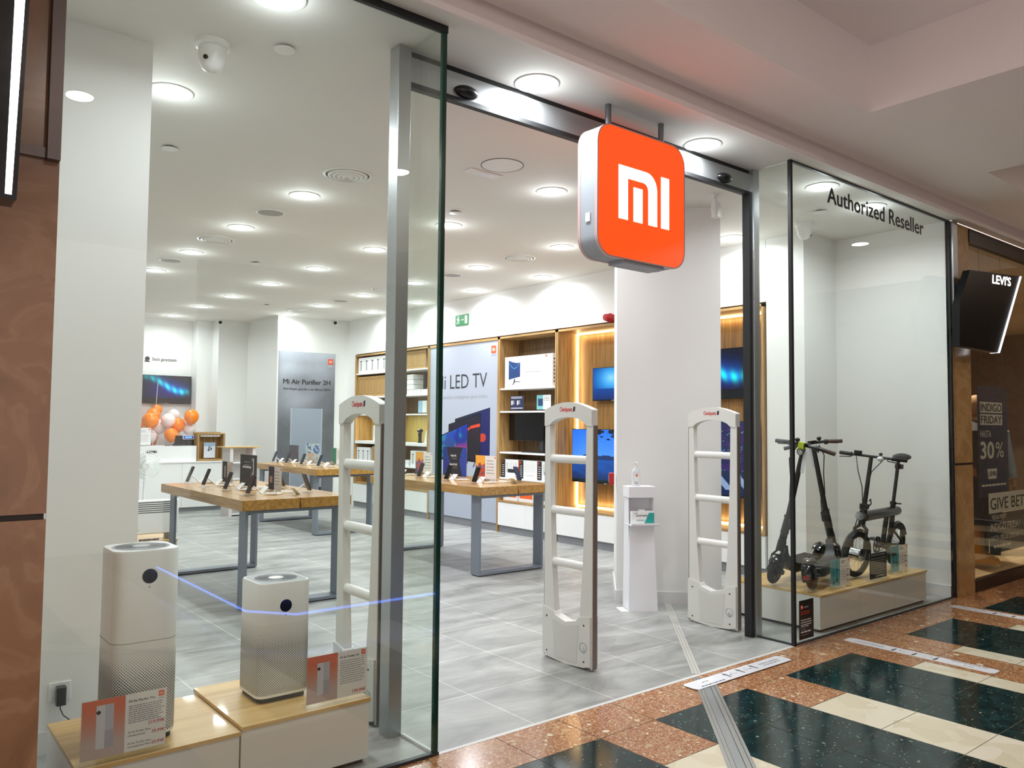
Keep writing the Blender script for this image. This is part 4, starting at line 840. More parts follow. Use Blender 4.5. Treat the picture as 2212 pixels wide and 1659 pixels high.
rowof('slim_box', 'upright white box', 3, 9.93, .165, .80, .22, .16, .27, BOXW, 'white boxes beside the kraft box', art_bar, 'on the shelf below the lit one')
carton('kraft_box', 'brown kraft box beside the three white boxes below the lit shelf', 'box', 7.04, 9.28, .80, .24, .33, .30, KRAFT, None, art_kraft)
for k in range(3): carton('slim_box', f'upright white box, {("left", "middle", "right")[k]} of three below the shaver shelf', 'box', 7.04, 8.10 - .17 * k - .0, .80, .2, .155, .26, BOXW, 'white boxes below the shaver shelf', art_bar)
carton('small_box', 'tiny white box left of the white boxes below the shaver shelf', 'box', 7.04, 8.31, .80, .12, .14, .10, BOXW)
n_ = 0
for y, zs in ((8.24, (0, .085, .17, .255)), (8.02, (0,)), (7.80, (0,))):
    for z in zs:
        carton('flat_box', ('lowest', 'second', 'third', 'topmost')[zs.index(z)] + f' flat white box of the {("left", "middle", "right")[n_]} stack on the third shelf' if len(zs) > 1 else f'single flat white box, {("left", "middle", "right")[n_]} on the third shelf', 'box', 7.05, y, 1.98 - .315 * 1 + z if False else 1.98 - .315 + z, .2, .19, .08, BOXW, 'flat white boxes on the third shelf') if False else carton('flat_box', (('lowest', 'second', 'third', 'topmost')[zs.index(z)] if len(zs) > 1 else 'only') + f' flat white box in the {("left", "middle", "right")[n_]} pile on the second shelf, right bay', 'box', 7.05, y, 1.98 + z, .2, .19, .08, BOXW, 'flat white boxes on the second shelf')
    n_ += 1
for k in range(2): carton('cable_box', f'flat white box with a black plug picture, {("lower", "upper")[k]} of the two', 'box', 7.045, 7.95 + .0, 1.98 + .085 + .078 * k, .2, .42, .075, BOXW, 'plug boxes', lambda e, o, W, Hh: flat(e, [(.06, .02), (.16, .025), (.22, .015), (.30, .022), (.30, .055), (.22, .062), (.16, .05), (.06, .055)], o, uy, Z, DKLINE)) if False else None
def tb(s, q): return (.62, .78, .86) if s < .5 else (.93, .94, .94)
acrylic_sign('small pale sign with a toothbrush picture on the third shelf', (7.06, 7.86, 1.665), R(-90), .26, .20, tb, 10, 8)
t = thing('shaver', 'black electric shaver upright on the lit shelf', 'shaver', (7.12, 8.02, 1.1912))
MB().lathe([(.045, 0), (.045, .01), (.028, .02), (.026, .09), (.032, .14), (.028, .16), (.045, .175), (.05, .21), (.03, .225)], (0, 0, 0), BLKGLOSS, 18).build('shaver_body', t)
t = thing('water_flosser', 'white jug shaped appliance on the lit shelf behind the left antenna', 'appliance', (7.15, 9.30, 1.1912))
MB().rbox((-.08, -.02, 0), (.08, .2, .28), .03, PLAST).build('tank', t); MB().rbox((-.07, -.2, 0), (.07, -.03, .20), .03, PLAST).build('body', t); MB().tube([(0, -.05, .25), (0, -.11, .24), (0, -.12, .12), (0, -.10, .04)], .012, PLAST, 10).build('handle', t)
t = thing('kettle', 'white round kettle at the right end of the lit shelf', 'kettle', (7.13, 7.77, 1.1912))
MB().lathe([(.07, 0), (.075, .02), (.06, .14), (.05, .18), (.052, .2), (.02, .215)], (0, 0, 0), PLAST, 20).build('body', t); MB().tube([(0, -.055, .17), (0, -.11, .17), (0, -.115, .08), (0, -.07, .04)], .01, PLAST, 8).build('handle', t)

# ================================================================ PHONE TABLES
def make_table():
    t = thing('display_table', 'x', 'table')
    for x0, x1 in ((-.065, .415), (.428, .885)): MB().box((x0, -.09, .802), (x1, 2.08, .885), TOPY).build('tabletop', t, bevel=.002)
    MB().box((-.0, -.02, .792), (.84, 2.01, .802), DKLINE).build('spacer', t)
    for y in (0.0, 1.85):
        q = MB(); q.box((0, y, .010), (.84, y + .14, .034), STEELG); q.box((0, y, .768), (.84, y + .14, .792), STEELG); q.box((0.01, y + .01, 0), (.83, y + .13, .010), BLACK); q.build('frame', t, smooth=False)
        for x in (0, .818): MB().box((x, y, .034), (x + .022, y + .14, .768), STEELG).build('leg', t, smooth=False)
    return t
tb0 = make_table()
place(tb0, True, (2.417, 3.22, 0), 0, 'oak display table on grey frame legs nearest the left window', 'oak display tables')
place(tb0, False, (4.785, 3.27, 0), 0, 'oak display table on grey frame legs left of the middle antenna', 'oak display tables')
place(tb0, False, (4.772, 6.86, 0), 0, 'oak display table on grey frame legs farthest back, before the purifier poster', 'oak display tables')
ZTP = .8855
def make_phone(col):
    t = thing('phone', 'x', 'phone'); c = mat('phone ' + col, col, .25); a = R(22); n = Vector((-math.cos(a), 0, math.sin(a))); v = Vector((math.sin(a), 0, math.cos(a)))
    MB().prism([(x, y + .08) for x, y in rrect(.076, .16, .012, 4)], Vector((0, 0, .022)), Vector((0, -1, 0)), v, -n, .008, c).build('phone_body', t)
    MB().prism([(x, y + .08) for x, y in rrect(.070, .154, .010, 4)], Vector((0, 0, .022)) + n * .0005, Vector((0, -1, 0)), v, n, -.001, BLKGLOSS).build('screen', t); return t
def make_stand():
    t = thing('phone_stand', 'x', 'phone stand')
    MB().prism([(-.03, 0), (.06, 0), (.06, .006), (.02, .006), (.045, .06), (.040, .062), (.012, .016), (-.005, .016), (-.008, .024), (-.012, .024), (-.012, .006), (-.03, .006)], (0, -.03, 0), X, Z, Y, .06, ACRYL).build('clear_holder', t, smooth=False)
    MB().tube([(.05, 0, .075), (.085, -.005, .055), (.12, -.02, .012), (.17, -.05, .006), (.24, -.06, .006), (.30, -.02, .006)], .006, CABLEW, 8).build('security_cable', t)
    MB().tube([(.20 + .05 * math.cos(k * .5), -.04 + .035 * math.sin(k * .5), .006 + .0006 * k) for k in range(26)], .003, CABLEW, 6).build('coiled_cable', t); return t
def make_card():
    t = thing('tilted_price_card', 'x', 'price card'); MB().prism([(0, 0), (.07, 0), (.05, .045), (.047, .045)], (0, -.045, 0), X, Z, Y, .09, ACRYL).build('clear_wedge', t, smooth=False)
    MB().prism([(-.045, 0), (.045, 0), (.045, .08), (-.045, .08)], (-.002, 0, .001), Vector((0, -1, 0)), Vector((.7, 0, .71)), Vector((-.71, 0, .7)), .002, BOXW).build('card', t, smooth=False); return t
cols = {}; first = {'s': None, 'c': None}
def phone_set(x, y, flip, col, cname, where):
    global first
    rz = math.pi if flip else 0; sg = -1 if flip else 1
    src = cols.get(col); f = src is None
    if f: src = cols[col] = make_phone(col)
    z = ZTP
    place(src, f, (x, y, z), rz, f'{cname} phone on a clear stand, {where}', 'phones on the oak tables')
    if first['s'] is None: first['s'] = make_stand(); f = True
    else: f = False
    place(first['s'], f, (x, y, z), rz, f'phone stand with white cable, {where}', 'phone stands')
    if first['c'] is None: first['c'] = make_card(); f = True
    else: f = False
    place(first['c'], f, (x + sg * .17, y + sg * .13, z), rz, f'tilted price card by the phone {where}', 'tilted price cards')
on = {1: 'the left table', 2: 'the right table', 3: 'the far table'}
for k, (y, c, cn) in enumerate(((3.54, '3C0A22', 'wine red'), (4.08, '38203C', 'purple'), (4.66, '2A0D18', 'dark maroon'), (5.14, '3A2C20', 'dark bronze'))): phone_set(2.545, y, False, c, cn, f'{("nearest", "second", "third", "farthest")[k]} along the left edge of {on[1]}')
for k, (y, c, cn) in enumerate(((3.56, '222B42', 'slate blue'), (4.12, '3E2B22', 'dark brown'))): phone_set(3.12, y, True, c, cn, f'{("nearest", "second")[k]} along the right edge of {on[1]}')
for k, (y, c, cn) in enumerate(((3.60, '0C0D12', 'black'), (4.11, '10152A', 'midnight blue'), (4.66, '15171C', 'charcoal'), (5.18, '0F1116', 'jet black'))): phone_set(4.95, y, False, c, cn, f'{("nearest", "second", "third", "farthest")[k]} along the left edge of {on[2]}')
phone_set(5.52, 3.54, True, '17407A', 'bright blue', f'at the near right corner of {on[2]}')
for k, (y, c, cn) in enumerate(((7.28, '145A8C', 'teal blue'), (7.83, '0E1530', 'dark navy'), (8.36, '12152C', 'near black'), (8.84, '3A4384', 'violet blue'))): phone_set(4.97, y, False, c, cn, f'{("nearest", "second", "third", "farthest")[k]} along the left edge of {on[3]}')
phone_set(5.55, 7.72, True, '18191D', 'plain black', f'on the right edge of {on[3]}')
# upright signs between the phones, all facing the left side of the shop
def s_dark(s, q):
    if .62 < s < .84 and .25 < q < .92 and not (.68 < s < .78 and .45 < q < .82): return (.72, .74, .78) if s > .72 else (.35, .36, .42)
    return (.18 + .06 * fbm(s * 3, q * 4), .17, .20)
def s_pair(a, b_):
    return lambda s, q: a(s / .45, q) if s < .45 else b_
def s_blue(s, q):
    d = abs(q - .5) * .6
    if s < .28 - d * .4: return (.10, .18, .50)
    if s > .70 + d * .4: return (.13, .25, .62)
    return (.12, .12, .17)
def s_orange(s, q):
    if s > .46: return (.90, .90, .91)
    k = fbm(s * 8, q * 6); return (.93, .66, .25) if q > .6 + .2 * k else ((.75, .30, .16) if k > -.05 else (.22, .30, .58))
def s_people(s, q):
    k = fbm(s * 6, q * 5); return (.72, .80, .84) if k < .12 else ((.32, .45, .68) if q > .5 else (.80, .66, .55))
def s_night(s, q): return (.72, .50, .45) if (.1 < s < .3 and .25 < q < .55) else ((.10, .08, .22) if s < .46 else (.86, .84, .84))
def s_green(s, q): return (.25, .48, .42) if s < .5 else (.93, .93, .93)
RZ = R(-90)
def lt_lines(x, n, m=GREYINK): return lambda e, o, W, Hh: (lines(e, o + X * W * x + Z * Hh * .75, X, Z, W * .36, n, Hh * .13, Hh * .035, m), e.prism([(0, 0), (.016, 0), (.016, .022), (0, .022)], o + X * (W - .03) + Z * (Hh - .035), X, Z, -Y, .0003, RED))
acrylic_sign('wide dark sign with a phone picture in the middle of the left table', (2.86, 4.33, ZTP), RZ, .42, .30, s_dark, 30, 20, letter=lambda e, o, W, Hh: (lines(e, o + X * .10 + Z * .22, X, Z, .15, 2, .03, .012, GREYINK), lines(e, o + X * .07 + Z * .17, X, Z, .22, 1, .03, .016, LABELW)))
acrylic_sign('small sign with a purple night picture at the near end of the left table', (2.90, 3.80, ZTP), RZ, .29, .21, s_night, 20, 14, letter=lt_lines(.5, 5))
acrylic_sign('small sign with a dark phone picture at the far end of the left table', (2.88, 4.93, ZTP), RZ, .29, .21, lambda s, q: ((.75, .75, .76) if .2 < s < .28 and .2 < q < .8 else (.17, .14, .18)) if s < .46 else (.80, .76, .76), 20, 14, letter=lt_lines(.5, 4))
def l_redmi(e, o, W, Hh):
    text(e, 'Redmi 9C', o + X * W * .34 + Z * Hh * .66, X, Z, .024, LABELW, width=.11, bold=.001); lines(e, o + X * W * .38 + Z * Hh * .58, X, Z, .11, 1, .02, .006, GREYINK)
    text(e, 'Redmi 9C NFC', o + X * W * .30 + Z * Hh * .36, X, Z, .024, LABELW, width=.15, bold=.001); lines(e, o + X * W * .34 + Z * Hh * .28, X, Z, .15, 1, .02, .006, GREYINK)
acrylic_sign('wide navy and black phone sign in the middle of the right table', (5.38, 4.55, ZTP), RZ, .48, .34, s_blue, 24, 16, letter=l_redmi)
acrylic_sign('small sign with an orange picture at the near end of the right table', (5.40, 3.98, ZTP), RZ, .38, .26, s_orange, 30, 20, letter=lt_lines(.54, 5))
acrylic_sign('small sign with an orange picture at the far end of the right table', (5.38, 5.20, ZTP), RZ, .38, .26, s_orange, 30, 20, letter=lt_lines(.54, 5))
acrylic_sign('wide pale sign with people in the middle of the far table', (5.25, 8.02, ZTP), RZ, .50, .30, s_people, 30, 18)
acrylic_sign('small grey sign at the far end of the far table', (5.22, 8.62, ZTP), RZ, .34, .26, lambda s, q: (.33 + .2 * max(0, fbm(s * 5, q * 5)), .36, .40), 20, 14)
acrylic_sign('small green and white sign at the near end of the far table', (5.42, 7.60, ZTP), RZ, .34, .24, s_green, 10, 8, letter=lt_lines(.55, 4))

# ================================================================ WINDOW DISPLAYS
CABG = mat('podium lacquer', 'E6E3DE', .2, coat=.2)
def podium(lab, x0, x1, y0, y1, h, group):
    t = thing('display_podium', lab, 'podium', (x0, y0, 0), group=group); W, D = x1 - x0, y1 - y0
    MB().box((.002, .012, .022), (W - .002, D, h - .016), CABG).build('cabinet_body', t, bevel=.001)
    MB().box((.02, .03, 0), (W - .02, D - .02, .022), DKGREY).build('plinth', t); MB().box((0, 0, h - .016), (W, D, h), PODX).build('wooden_top', t, bevel=.001); return t
podium('low white podium with an oak top under the tall purifier in the left window', .64, 1.228, .10, .66, .27, 'podiums in the left window')
podium('slightly higher podium with an oak top under the small purifier in the left window', 1.231, 1.81, .10, .70, .286, 'podiums in the left window')
for k, (x0, lab) in enumerate(((5.50, 'left module of the long low podium under the scooters'), (6.077, 'middle module of the long low podium under the folding bike'), (6.654, 'right module of the long low podium at the wall end'))): podium(lab, x0, x0 + .574, .06, .84, .275, 'podium modules in the right window')
def purifier(name, lab, x0, y0, z0, W, D, Hh, rc, z_perf, cx, cz, cr, disc, ring, pitch, dots_top):
    t = thing(name, lab, 'air purifier', (x0, y0, z0)); base = .022
    MB().rbox((.012, .012, 0), (W - .012, D - .012, base), rc * .7, BLACK).build('base', t)
    b_ = MB().loft([rring((0, 0), (W, D), rc, base), rring((0, 0), (W, D), rc, z_perf), rring((0, 0), (W, D), rc, Hh - .006), rring((.003, .003), (W - .003, D - .003), rc, Hh)], PLAST).build('body', t)
    if disc == 'seam': MB().tube([(x, y, z_perf + .02) for x, y, _ in rring((-.0004, -.0004), (W + .0004, D + .0004), rc, 0, 8)], .0012, GREYINK, 6, closed=True).build('seam', t)
    # perforation: staggered round holes round the casing
    per = rring((-.0004, -.0004), (W + .0004, D + .0004), rc, 0, 10); per = [Vector(p[:2]) for p in per]; per.append(per[0]); acc = [0]
    for a, c in zip(per, per[1:]): acc.append(acc[-1] + (c - a).length)
    N_ = int(acc[-1] / pitch); g = MB(); hole = mat('perforation', '3A3A38', .8)
    rows_ = int((z_perf - base - .02) / (pitch * .5))
    V = []; F = []
    for r_ in range(rows_):
        z = base + .014 + r_ * pitch * .5; rad = pitch * .27 * min(1.0, .35 + 1.2 * (rows_ - r_) / rows_ * 1.6) if r_ > rows_ * .6 else pitch * .27
        for k in range(N_):
            s_ = ((k + (.5 if r_ % 2 else 0)) / N_) * acc[-1]; j = max(i for i in range(len(acc)) if acc[i] <= s_ + 1e-9); j = min(j, len(per) - 2)
            d_ = (per[j + 1] - per[j]); L_ = d_.length
            if L_ < 1e-6: continue
            u_ = d_ / L_; c = per[j] + u_ * (s_ - acc[j])
            if abs(c.y - D) < .003 or (c.x < .002 and False): continue
            o = len(V)
            for q in range(6):
                a = math.pi / 3 * q; V.append((c.x + u_.x * rad * math.cos(a), c.y + u_.y * rad * math.cos(a), z + rad * math.sin(a)))
            F.append(tuple(range(o, o + 6)))
    g.add(V, F, hole); g.build('perforated_grille', t, smooth=False)
    # top vent: grey disc in a white rim with radial slots
    R0 = min(W, D) / 2 - .022; gg = MB(); cx0, cy0 = W / 2, D / 2
    gm = mat('vent grey', 'A3A7A9', .5)
    if ring == 'square': gg.prism(rrect(W - .02, D - .02, rc * .85, 6), (cx0, cy0, Hh), X, Y, Z, .0008, gm)
    else: gg.lathe([(R0 + .006, 0), (R0 + .006, .0009), (0.001, .0009)], (cx0, cy0, Hh), gm, 48)
    gg.build('vent_grille', t)
    sl = MB()
    for k in range(64):
        a = 2 * math.pi * k / 64; c_, s_ = math.cos(a), math.sin(a); r0, r1, w0 = .034, R0 - .004, .0014
        sl.quad((cx0 + c_ * r0 + s_ * w0 * .6, cy0 + s_ * r0 - c_ * w0 * .6, Hh + .0012), (cx0 + c_ * r1 + s_ * w0 * 1.6, cy0 + s_ * r1 - c_ * w0 * 1.6, Hh + .0012), (cx0 + c_ * r1 - s_ * w0 * 1.6, cy0 + s_ * r1 + c_ * w0 * 1.6, Hh + .0012), (cx0 + c_ * r0 - s_ * w0 * .6, cy0 + s_ * r0 + c_ * w0 * .6, Hh + .0012), DKGREY)
    sl.build('vent_slots', t, smooth=False); MB().lathe([(.033, 0), (.033, .002), (.001, .0024)], (cx0, cy0, Hh + .0008), gm if ring != 'square' else PLAST, 32).build('vent_centre', t)
    MB().cyl((cx, -.001, cz), (cx, .002, cz), cr * 1.12, cr * 1.12, mat('display ring', 'F6F6F6', .3), 36).build('display_ring', t)
    MB().cyl((cx, -.0024, cz), (cx, .0, cz), cr, cr, BLKGLOSS, 36).build('round_display', t)
    MB().cyl((cx, -.001, cz - cr * 1.5), (cx, 0, cz - cr * 1.5), .003, .003, GREYINK, 12).build('indicator', t); return t
purifier('air_purifier', 'tall white air purifier with a round black display on the left podium', .770, .215, .27, .245, .245, .732, .055, .365, .126, .633, .0275, 'seam', 'round', .0112, 0)
purifier('air_purifier', 'shorter white air purifier with a round display on the higher podium', 1.372, .30, .286, .24, .24, .512, .04, .345, .118, .41, .027, 'none', 'square', .0100, 0)
def sheet(lab, loc, W, Hh, title, rows_, price, body_h=.74):
    def fn(s, q):
        if s > .50: return (.90, .89, .88)
        t_ = max(0, min(1, (q - .25) / .6)); bg = (.74 + .10 * t_, .66 - .22 * t_, .64 - .33 * t_)
        bx0, bx1, by0, by1 = .16, .36, .16, .16 + body_h
        if bx0 < s < bx1 and by0 < q < by1:
            if (s - .195) ** 2 * 2.4 + (q - (by1 - .12)) ** 2 < .0012: return (.08, .08, .08)
            return (.80, .79, .82) if s < .27 else ((.72, .71, .75) if q > .45 else (.66, .65, .69))
        return bg
    def lt(e, o, W, Hh):
        x0 = W * .54; text(e, title, o + X * x0 + Z * (Hh * .83), X, Z, .0095, DKLINE, width=W * .31, bold=.0002)
        mi_logo(e, o + X * (W - .022) + Z * (Hh - .022), X, Z, .020, RED, PALE, .0002); text(e, 'XIAOMI', o + X * (W - .032) + Z * (Hh - .041), X, Z, .004, DKLINE)
        nl = 9 if rows_ else 11
        lines(e, o + X * x0 + Z * (Hh * .76), X, Z, W * .42, nl, .0075 if rows_ else .0095, .0032, GREYINK)
        if rows_:
            text(e, price, o + X * (W - .008) + Z * (Hh * .405), X, Z, .013, REDINK, align='r', bold=.0002)
            for k, (a, c) in enumerate(rows_):
                z = Hh * (.31 - .19 * k); text(e, a, o + X * x0 + Z * z, X, Z, .0078, DKLINE, width=W * .27); text(e, c, o + X * x0 + Z * (z - .012), X, Z, .0078, DKLINE, width=W * (.2 if k == 0 else .27)); text(e, '29,99€', o + X * (W - .008) + Z * (z - .014), X, Z, .012, REDINK, align='r', bold=.0002)
        else: text(e, price, o + X * (W - .008) + Z * .012, X, Z, .015, REDINK, align='r', bold=.0003)
    return acrylic_sign(lab, loc, 0, W, Hh, fn, 60, 50, letter=lt)
sheet('clear price sign reading 219,99€ before the tall air purifier', (.80, .125, .27), .295, .215, 'Mi Air Purifier Pro', (('Mi Air Purifier Filter', '(Antibacterial)'), ('Mi Air Purifier Anti', 'Formaldehyde Filter')), '219,99€')
sheet('clear price sign reading 199,99€ beside the shorter air purifier', (1.66, .135, .286), .292, .205, 'Mi Air Purifier 3H', None, '199,99€', .68)
# socket with a black power adapter on the white pillar
t = thing('wall_socket', 'white wall socket low on the left pillar with a black plug in it', 'socket', (.758, 1.09, .268)); MB().box((-.045, -.009, -.042), (.045, 0, .042), PLAST).build('cover_plate', t, bevel=.003)
t = thing('power_adapter', 'black power adapter hanging in the wall socket with its cord', 'power adapter', (.758, 1.08, .25)); MB().rbox((-.02, -.045, -.035), (.02, 0, .045), .008, BLKGLOSS).build('adapter_body', t)
MB().tube([(0, -.02, -.035), (0, -.022, -.055), (.01, -.04, -.08), (.04, -.07, -.105), (.06, -.09, -.14)], .0025, BLACK, 8).build('cord', t)
# black sticker on the right glass
t = thing('glass_sticker', 'black sticker with small white lettering low on the right window by the corner', 'sticker', (5.092, -.0075, .03)); MB().box((0, 0, 0), (.185, .0012, .268), mat('black vinyl', '121113', .35)).build('sticker_film', t)
e = MB(); mi_logo(e, (.033, -.0006, .222), X, Z, .028, RED, LABELW, .0003); text(e, 'xiaomi', (.06, -.0006, .214), X, Z, .013, LABELW, width=.055); lines(e, (.02, -.0006, .185), X, Z, .12, 2, .014, .006, REDINK); lines(e, (.02, -.0006, .128), X, Z, .14, 3, .016, .006, LABELW)
text(e, 'Click & Collect', (.02, -.0006, .083), X, Z, .009, LABELW, width=.10, bold=.0004); lines(e, (.02, -.0006, .064), X, Z, .07, 1, .014, .006, GREYINK); text(e, 'www.lichikies.com', (.02, -.0006, .045), X, Z, .010, LABELW, width=.13, bold=.0004) if False else lines(e, (.02, -.0006, .045), X, Z, .13, 1, .014, .009, LABELW, 0); lines(e, (.02, -.0006, .026), X, Z, .11, 1, .014, .005, GREYINK); e.build('printed_text', t, smooth=False)
e = MB(); text(e, 'Authorized Reseller', (5.525, -.0075, 3.175), X, Z, .128, mat('black window lettering', '17181A', .5), width=1.585, bold=.005); o = e.build('window_lettering', smooth=False); tag(o, 'black lettering Authorized Reseller across the top of the right window', 'lettering')

# ---------------- security antennas
def make_antenna():
    t = thing('security_antenna', 'x', 'security gate'); W = .43; T = .044
    # local: Y is the depth (0 near), X the thickness
    def P(poly, x0, x1, nm, m, bv=.006): return MB().prism(poly, (x0, 0, 0), Y, Z, X, x1 - x0, m).build(nm, t, bevel=bv)
    P([(0.0, .30), (.10, .31), (.075, .6), (.052, 1.1), (.045, 1.50), (0, 1.50)], .0, T, 'near_post', ANTEN, .004)
    P([(W, .30), (W - .10, .31), (W - .075, .6), (W - .052, 1.1), (W - .045, 1.50), (W, 1.50)], .0, T, 'far_post', ANTEN, .004)
    arch = [(W - .045 - (W - .09) * k / 12, 1.50 + .052 * math.sin(math.pi * k / 12) ** .6) for k in range(13)]
    top = [(0, 1.495)] + [(0, 1.60)] + [(W * k / 10, 1.60 + .048 * math.sin(math.pi * k / 10)) for k in range(1, 10)] + [(W, 1.60), (W, 1.495)]
    cap = MB(); cap.prism([(y * 1.0 + (-.004 if y < W / 2 else .004), z) for y, z in top] + arch, (-.005, 0, 0), Y, Z, X, T + .01, ANTEN); cap.build('top_cap', t, bevel=.005)
    lt = MB(); text(lt, 'Checkpoint', (-.0056, .285, 1.588), -Y, Z, .030, mat('gate red', 'D3202A', .4), width=.115, bold=.0008); lt.prism([(0, 0), (.018, .004), (.022, .034), (.004, .030)], (-.0056, .163, 1.586), -Y, Z, -X, .0004, DKLINE)
    lt.build('brand_lettering', t, smooth=False)
    base = MB().prism([(-.004, .03), (.06, .012), (W / 2, .0), (W - .06, .012), (W + .004, .03), (W + .003, .33), (W - .10, .31), (W - .12, .285), (W / 2, .262), (.12, .285), (.10, .31), (-.003, .33)], (-.012, 0, 0), Y, Z, X, T + .024, ANTEN).build('base_housing', t, bevel=.005)
    fp = MB(); fp.prism([(.115, .03), (W - .115, .03), (W - .095, .265), (W / 2, .238), (.095, .265)], (-.014, 0, 0), Y, Z, X, .002, mat('antenna panel', 'CFCFC9', .4)); fp.build('front_panel', base)
    for y, z in ((.05, .27), (.05, .05), (W - .04, .27), (W - .04, .05)): MB().cyl((-.0125, y, z), (-.0135, y, z), .006, .006, DKLINE, 10).build('screw', base)
    MB().torus((-.0125, .055, .135), (1, 0, 0), .030, .0015, GREYINK, 28, 6).cyl((-.012, .055, .122), (-.016, .055, .122), .012, .012, CHROME, 14).build('key_lock', base)
    MB().box((.006, -.014, .012), (T - .004, .0, 1.5), EDGEB).box((.0, -.010, .012), (.006, 0, 1.5), ANTEN).build('edge_strip', t); MB().box((.006, W, .012), (T - .004, W + .010, 1.5), EDGEB).build('edge_strip', t)
    for z, a in ((1.283, .045), (.952, .06), (.62, .073)):
        MB().loft([[(T / 2 + .021 * math.cos(q), y, z + .021 * math.sin(q) * (1.25)) for q in [2 * math.pi * i / 16 for i in range(16)]] for y in (a - .012, W - a + .012)], mat('rung plastic', 'E3E3DE', .35)).build('rung', t)
    return t
an = make_antenna()
place(an, True, (3.516, .44, 0), 0, 'white security antenna standing free in the middle of the entrance', 'security antennas')
place(an, False, (5.03, .46, 0), 0, 'white security antenna beside the right aluminium post', 'security antennas')
place(an, False, (2.035, .46, 0), 0, 'white security antenna half hidden behind the left aluminium post', 'security antennas')

# ---------------- sanitiser stand with mask box and bottle
t = thing('sanitiser_stand', 'narrow white cardboard stand with a shelf in front of the square pillar', 'stand', (4.876, 1.375, 0), R(-29.5))
WC = mat('white board', 'ECECF0', .5); FW = .245
st = MB(); st.add([(0, 0, 0), (FW, 0, 0), (FW - .02, .045, .69), (.022, .045, .69), (0, .012, 0), (FW, .012, 0), (FW - .02, .057, .69), (.022, .057, .69)], [(0, 1, 2, 3), (5, 4, 7, 6), (0, 3, 7, 4), (1, 5, 6, 2), (3, 2, 6, 7), (0, 4, 5, 1)], WC); st.build('front_panel', t, smooth=False)
for x in (.0, FW - .008):
    sg = 1 if x == 0 else -1; MB().prism([(0, 0), (.20, 0), (.16, .93), (.055, .93), (.055, .69)], (x + sg * .012, 0, 0), Y, Z, X, .006, WC).build('side_panel', t, smooth=False)
MB().box((.02, .15, 0), (FW - .02, .156, .93), WC).build('back_panel', t, smooth=False); MB().box((.008, -.035, .69), (FW - .0, .15, .696), WC).box((.008, -.035, .69), (FW, -.031, .712), WC).build('shelf', t, smooth=False)
MB().box((.0, .0, .915), (FW - .02, .16, 1.005), WC).build('top_box', t, bevel=.002); MB().box((-.06, -.0, 0), (.0, .16, .004), WC).build('foot', t, smooth=False)
t = thing('mask_box', 'white and green face mask box on the shelf of the narrow white stand', 'box', (4.905, 1.37, .6965), R(-29.5))
MB().box((0, 0, 0), (.19, .10, .105), BOXW).box((.07, .03, .105), (.12, .07, .118), LABELW).build('box_body', t)
e = MB(); TEAL = mat('teal print', '2FA39A', .5); flat(e, [(.10, 0), (.19, 0), (.19, .095), (.145, .095)], (0, -.0006, 0), X, Z, TEAL); text(e, 'FACE MASK', (.035, -.0009, .066), X, Z, .014, DKLINE, width=.10, bold=.0005); lines(e, (.02, -.0009, .088), X, Z, .03, 1, .01, .005, GREYINK)
for k in range(4): e.torus((.05 + .017 * k, -.001, .035), (0, 1, 0), .005, .0012, TEAL, 12, 4)
e.build('printed_art', t, smooth=False)
t = thing('sanitiser_bottle', 'clear pump bottle of hand sanitiser on top of the narrow white stand', 'bottle', (4.985, 1.40, 1.006), R(-29.5))
MB().loft([rring((-.034, -.02), (.034, .02), .012, 0), rring((-.036, -.022), (.036, .022), .014, .11), rring((-.030, -.018), (.030, .018), .014, .13), rring((-.013, -.012), (.013, .012), .011, .145)], mat('clear gel plastic', 'E4E9EC', .1, alpha=.75)).build('bottle_body', t)
MB().cyl((0, 0, .145), (0, 0, .16), .013, .012, PLAST).cyl((0, 0, .16), (0, 0, .19), .004, .004, PLAST, 8).box((-.012, -.008, .186), (.012, .012, .196), PLAST).tube([(0, 0, .192), (-.0, -.03, .192), (0, -.036, .186)], .0045, PLAST, 8).build('pump', t)
e = MB(); flat(e, [(-.024, .02), (.024, .02), (.024, .11), (-.024, .11)], (0, -.0226, 0), X, Z, BOXW); mi_logo(e, (0, -.0232, .088), X, Z, .018, RED, PALE, .0003); lines(e, (-.018, -.0232, .03), X, Z, .036, 2, .01, .005, GREYINK); e.build('label', t, smooth=False)

# ================================================================ BACK OF THE SHOP
t = thing('wall_poster', 'tall grey air purifier poster on the back wall', 'poster', (5.685, 10.40, .17)); PW, PH = 1.08, 2.60
MB().box((0, -.02, 0), (PW, 0, PH), mat('poster edge', '9A9EA4', .5)).build('panel', t, smooth=False)
def fogp(s, q):
    if .21 < s < .785 and q < .615:
        e_ = .93 if (s < .235 or s > .76) else .80
        if q < .065: return (.08, .09, .10)
        g = e_ * (.72 + .2 * q); return (g * .86, g * .92, g)
    g = .40 + .22 * math.exp(-((s - .3) ** 2 * 5 + (q - .68) ** 2 * 60)) + .28 * math.exp(-((s - .75) ** 2 * 4 + (q - .93) ** 2 * 40)) + .30 * math.exp(-((s - .1) ** 2 * 9 + (q - .88) ** 2 * 90)) - .12 * math.exp(-((s - .35) ** 2 * 12 + (q - .80) ** 2 * 200)) + .04 * fbm(s * 3, q * 8) + (.18 * max(0, (q - .93) / .07))
    if q < .02: g = .45
    return (g * .93, g * .96, g * 1.02)
picture('poster_print', fogp, (.004, -.0206, .004), X * (PW - .008), Z * (PH - .008), 60, 90, PRINT, t)
e = MB(); text(e, 'Mi Air Purifier 2H', (.085, -.0216, 2.02), X, Z, .088, DKLINE, width=.90, bold=.004); text(e, 'Aire limpio gracias a sus filtros HEPA', (.085, -.0216, 1.915), X, Z, .042, DKLINE, width=.905, bold=.0015)
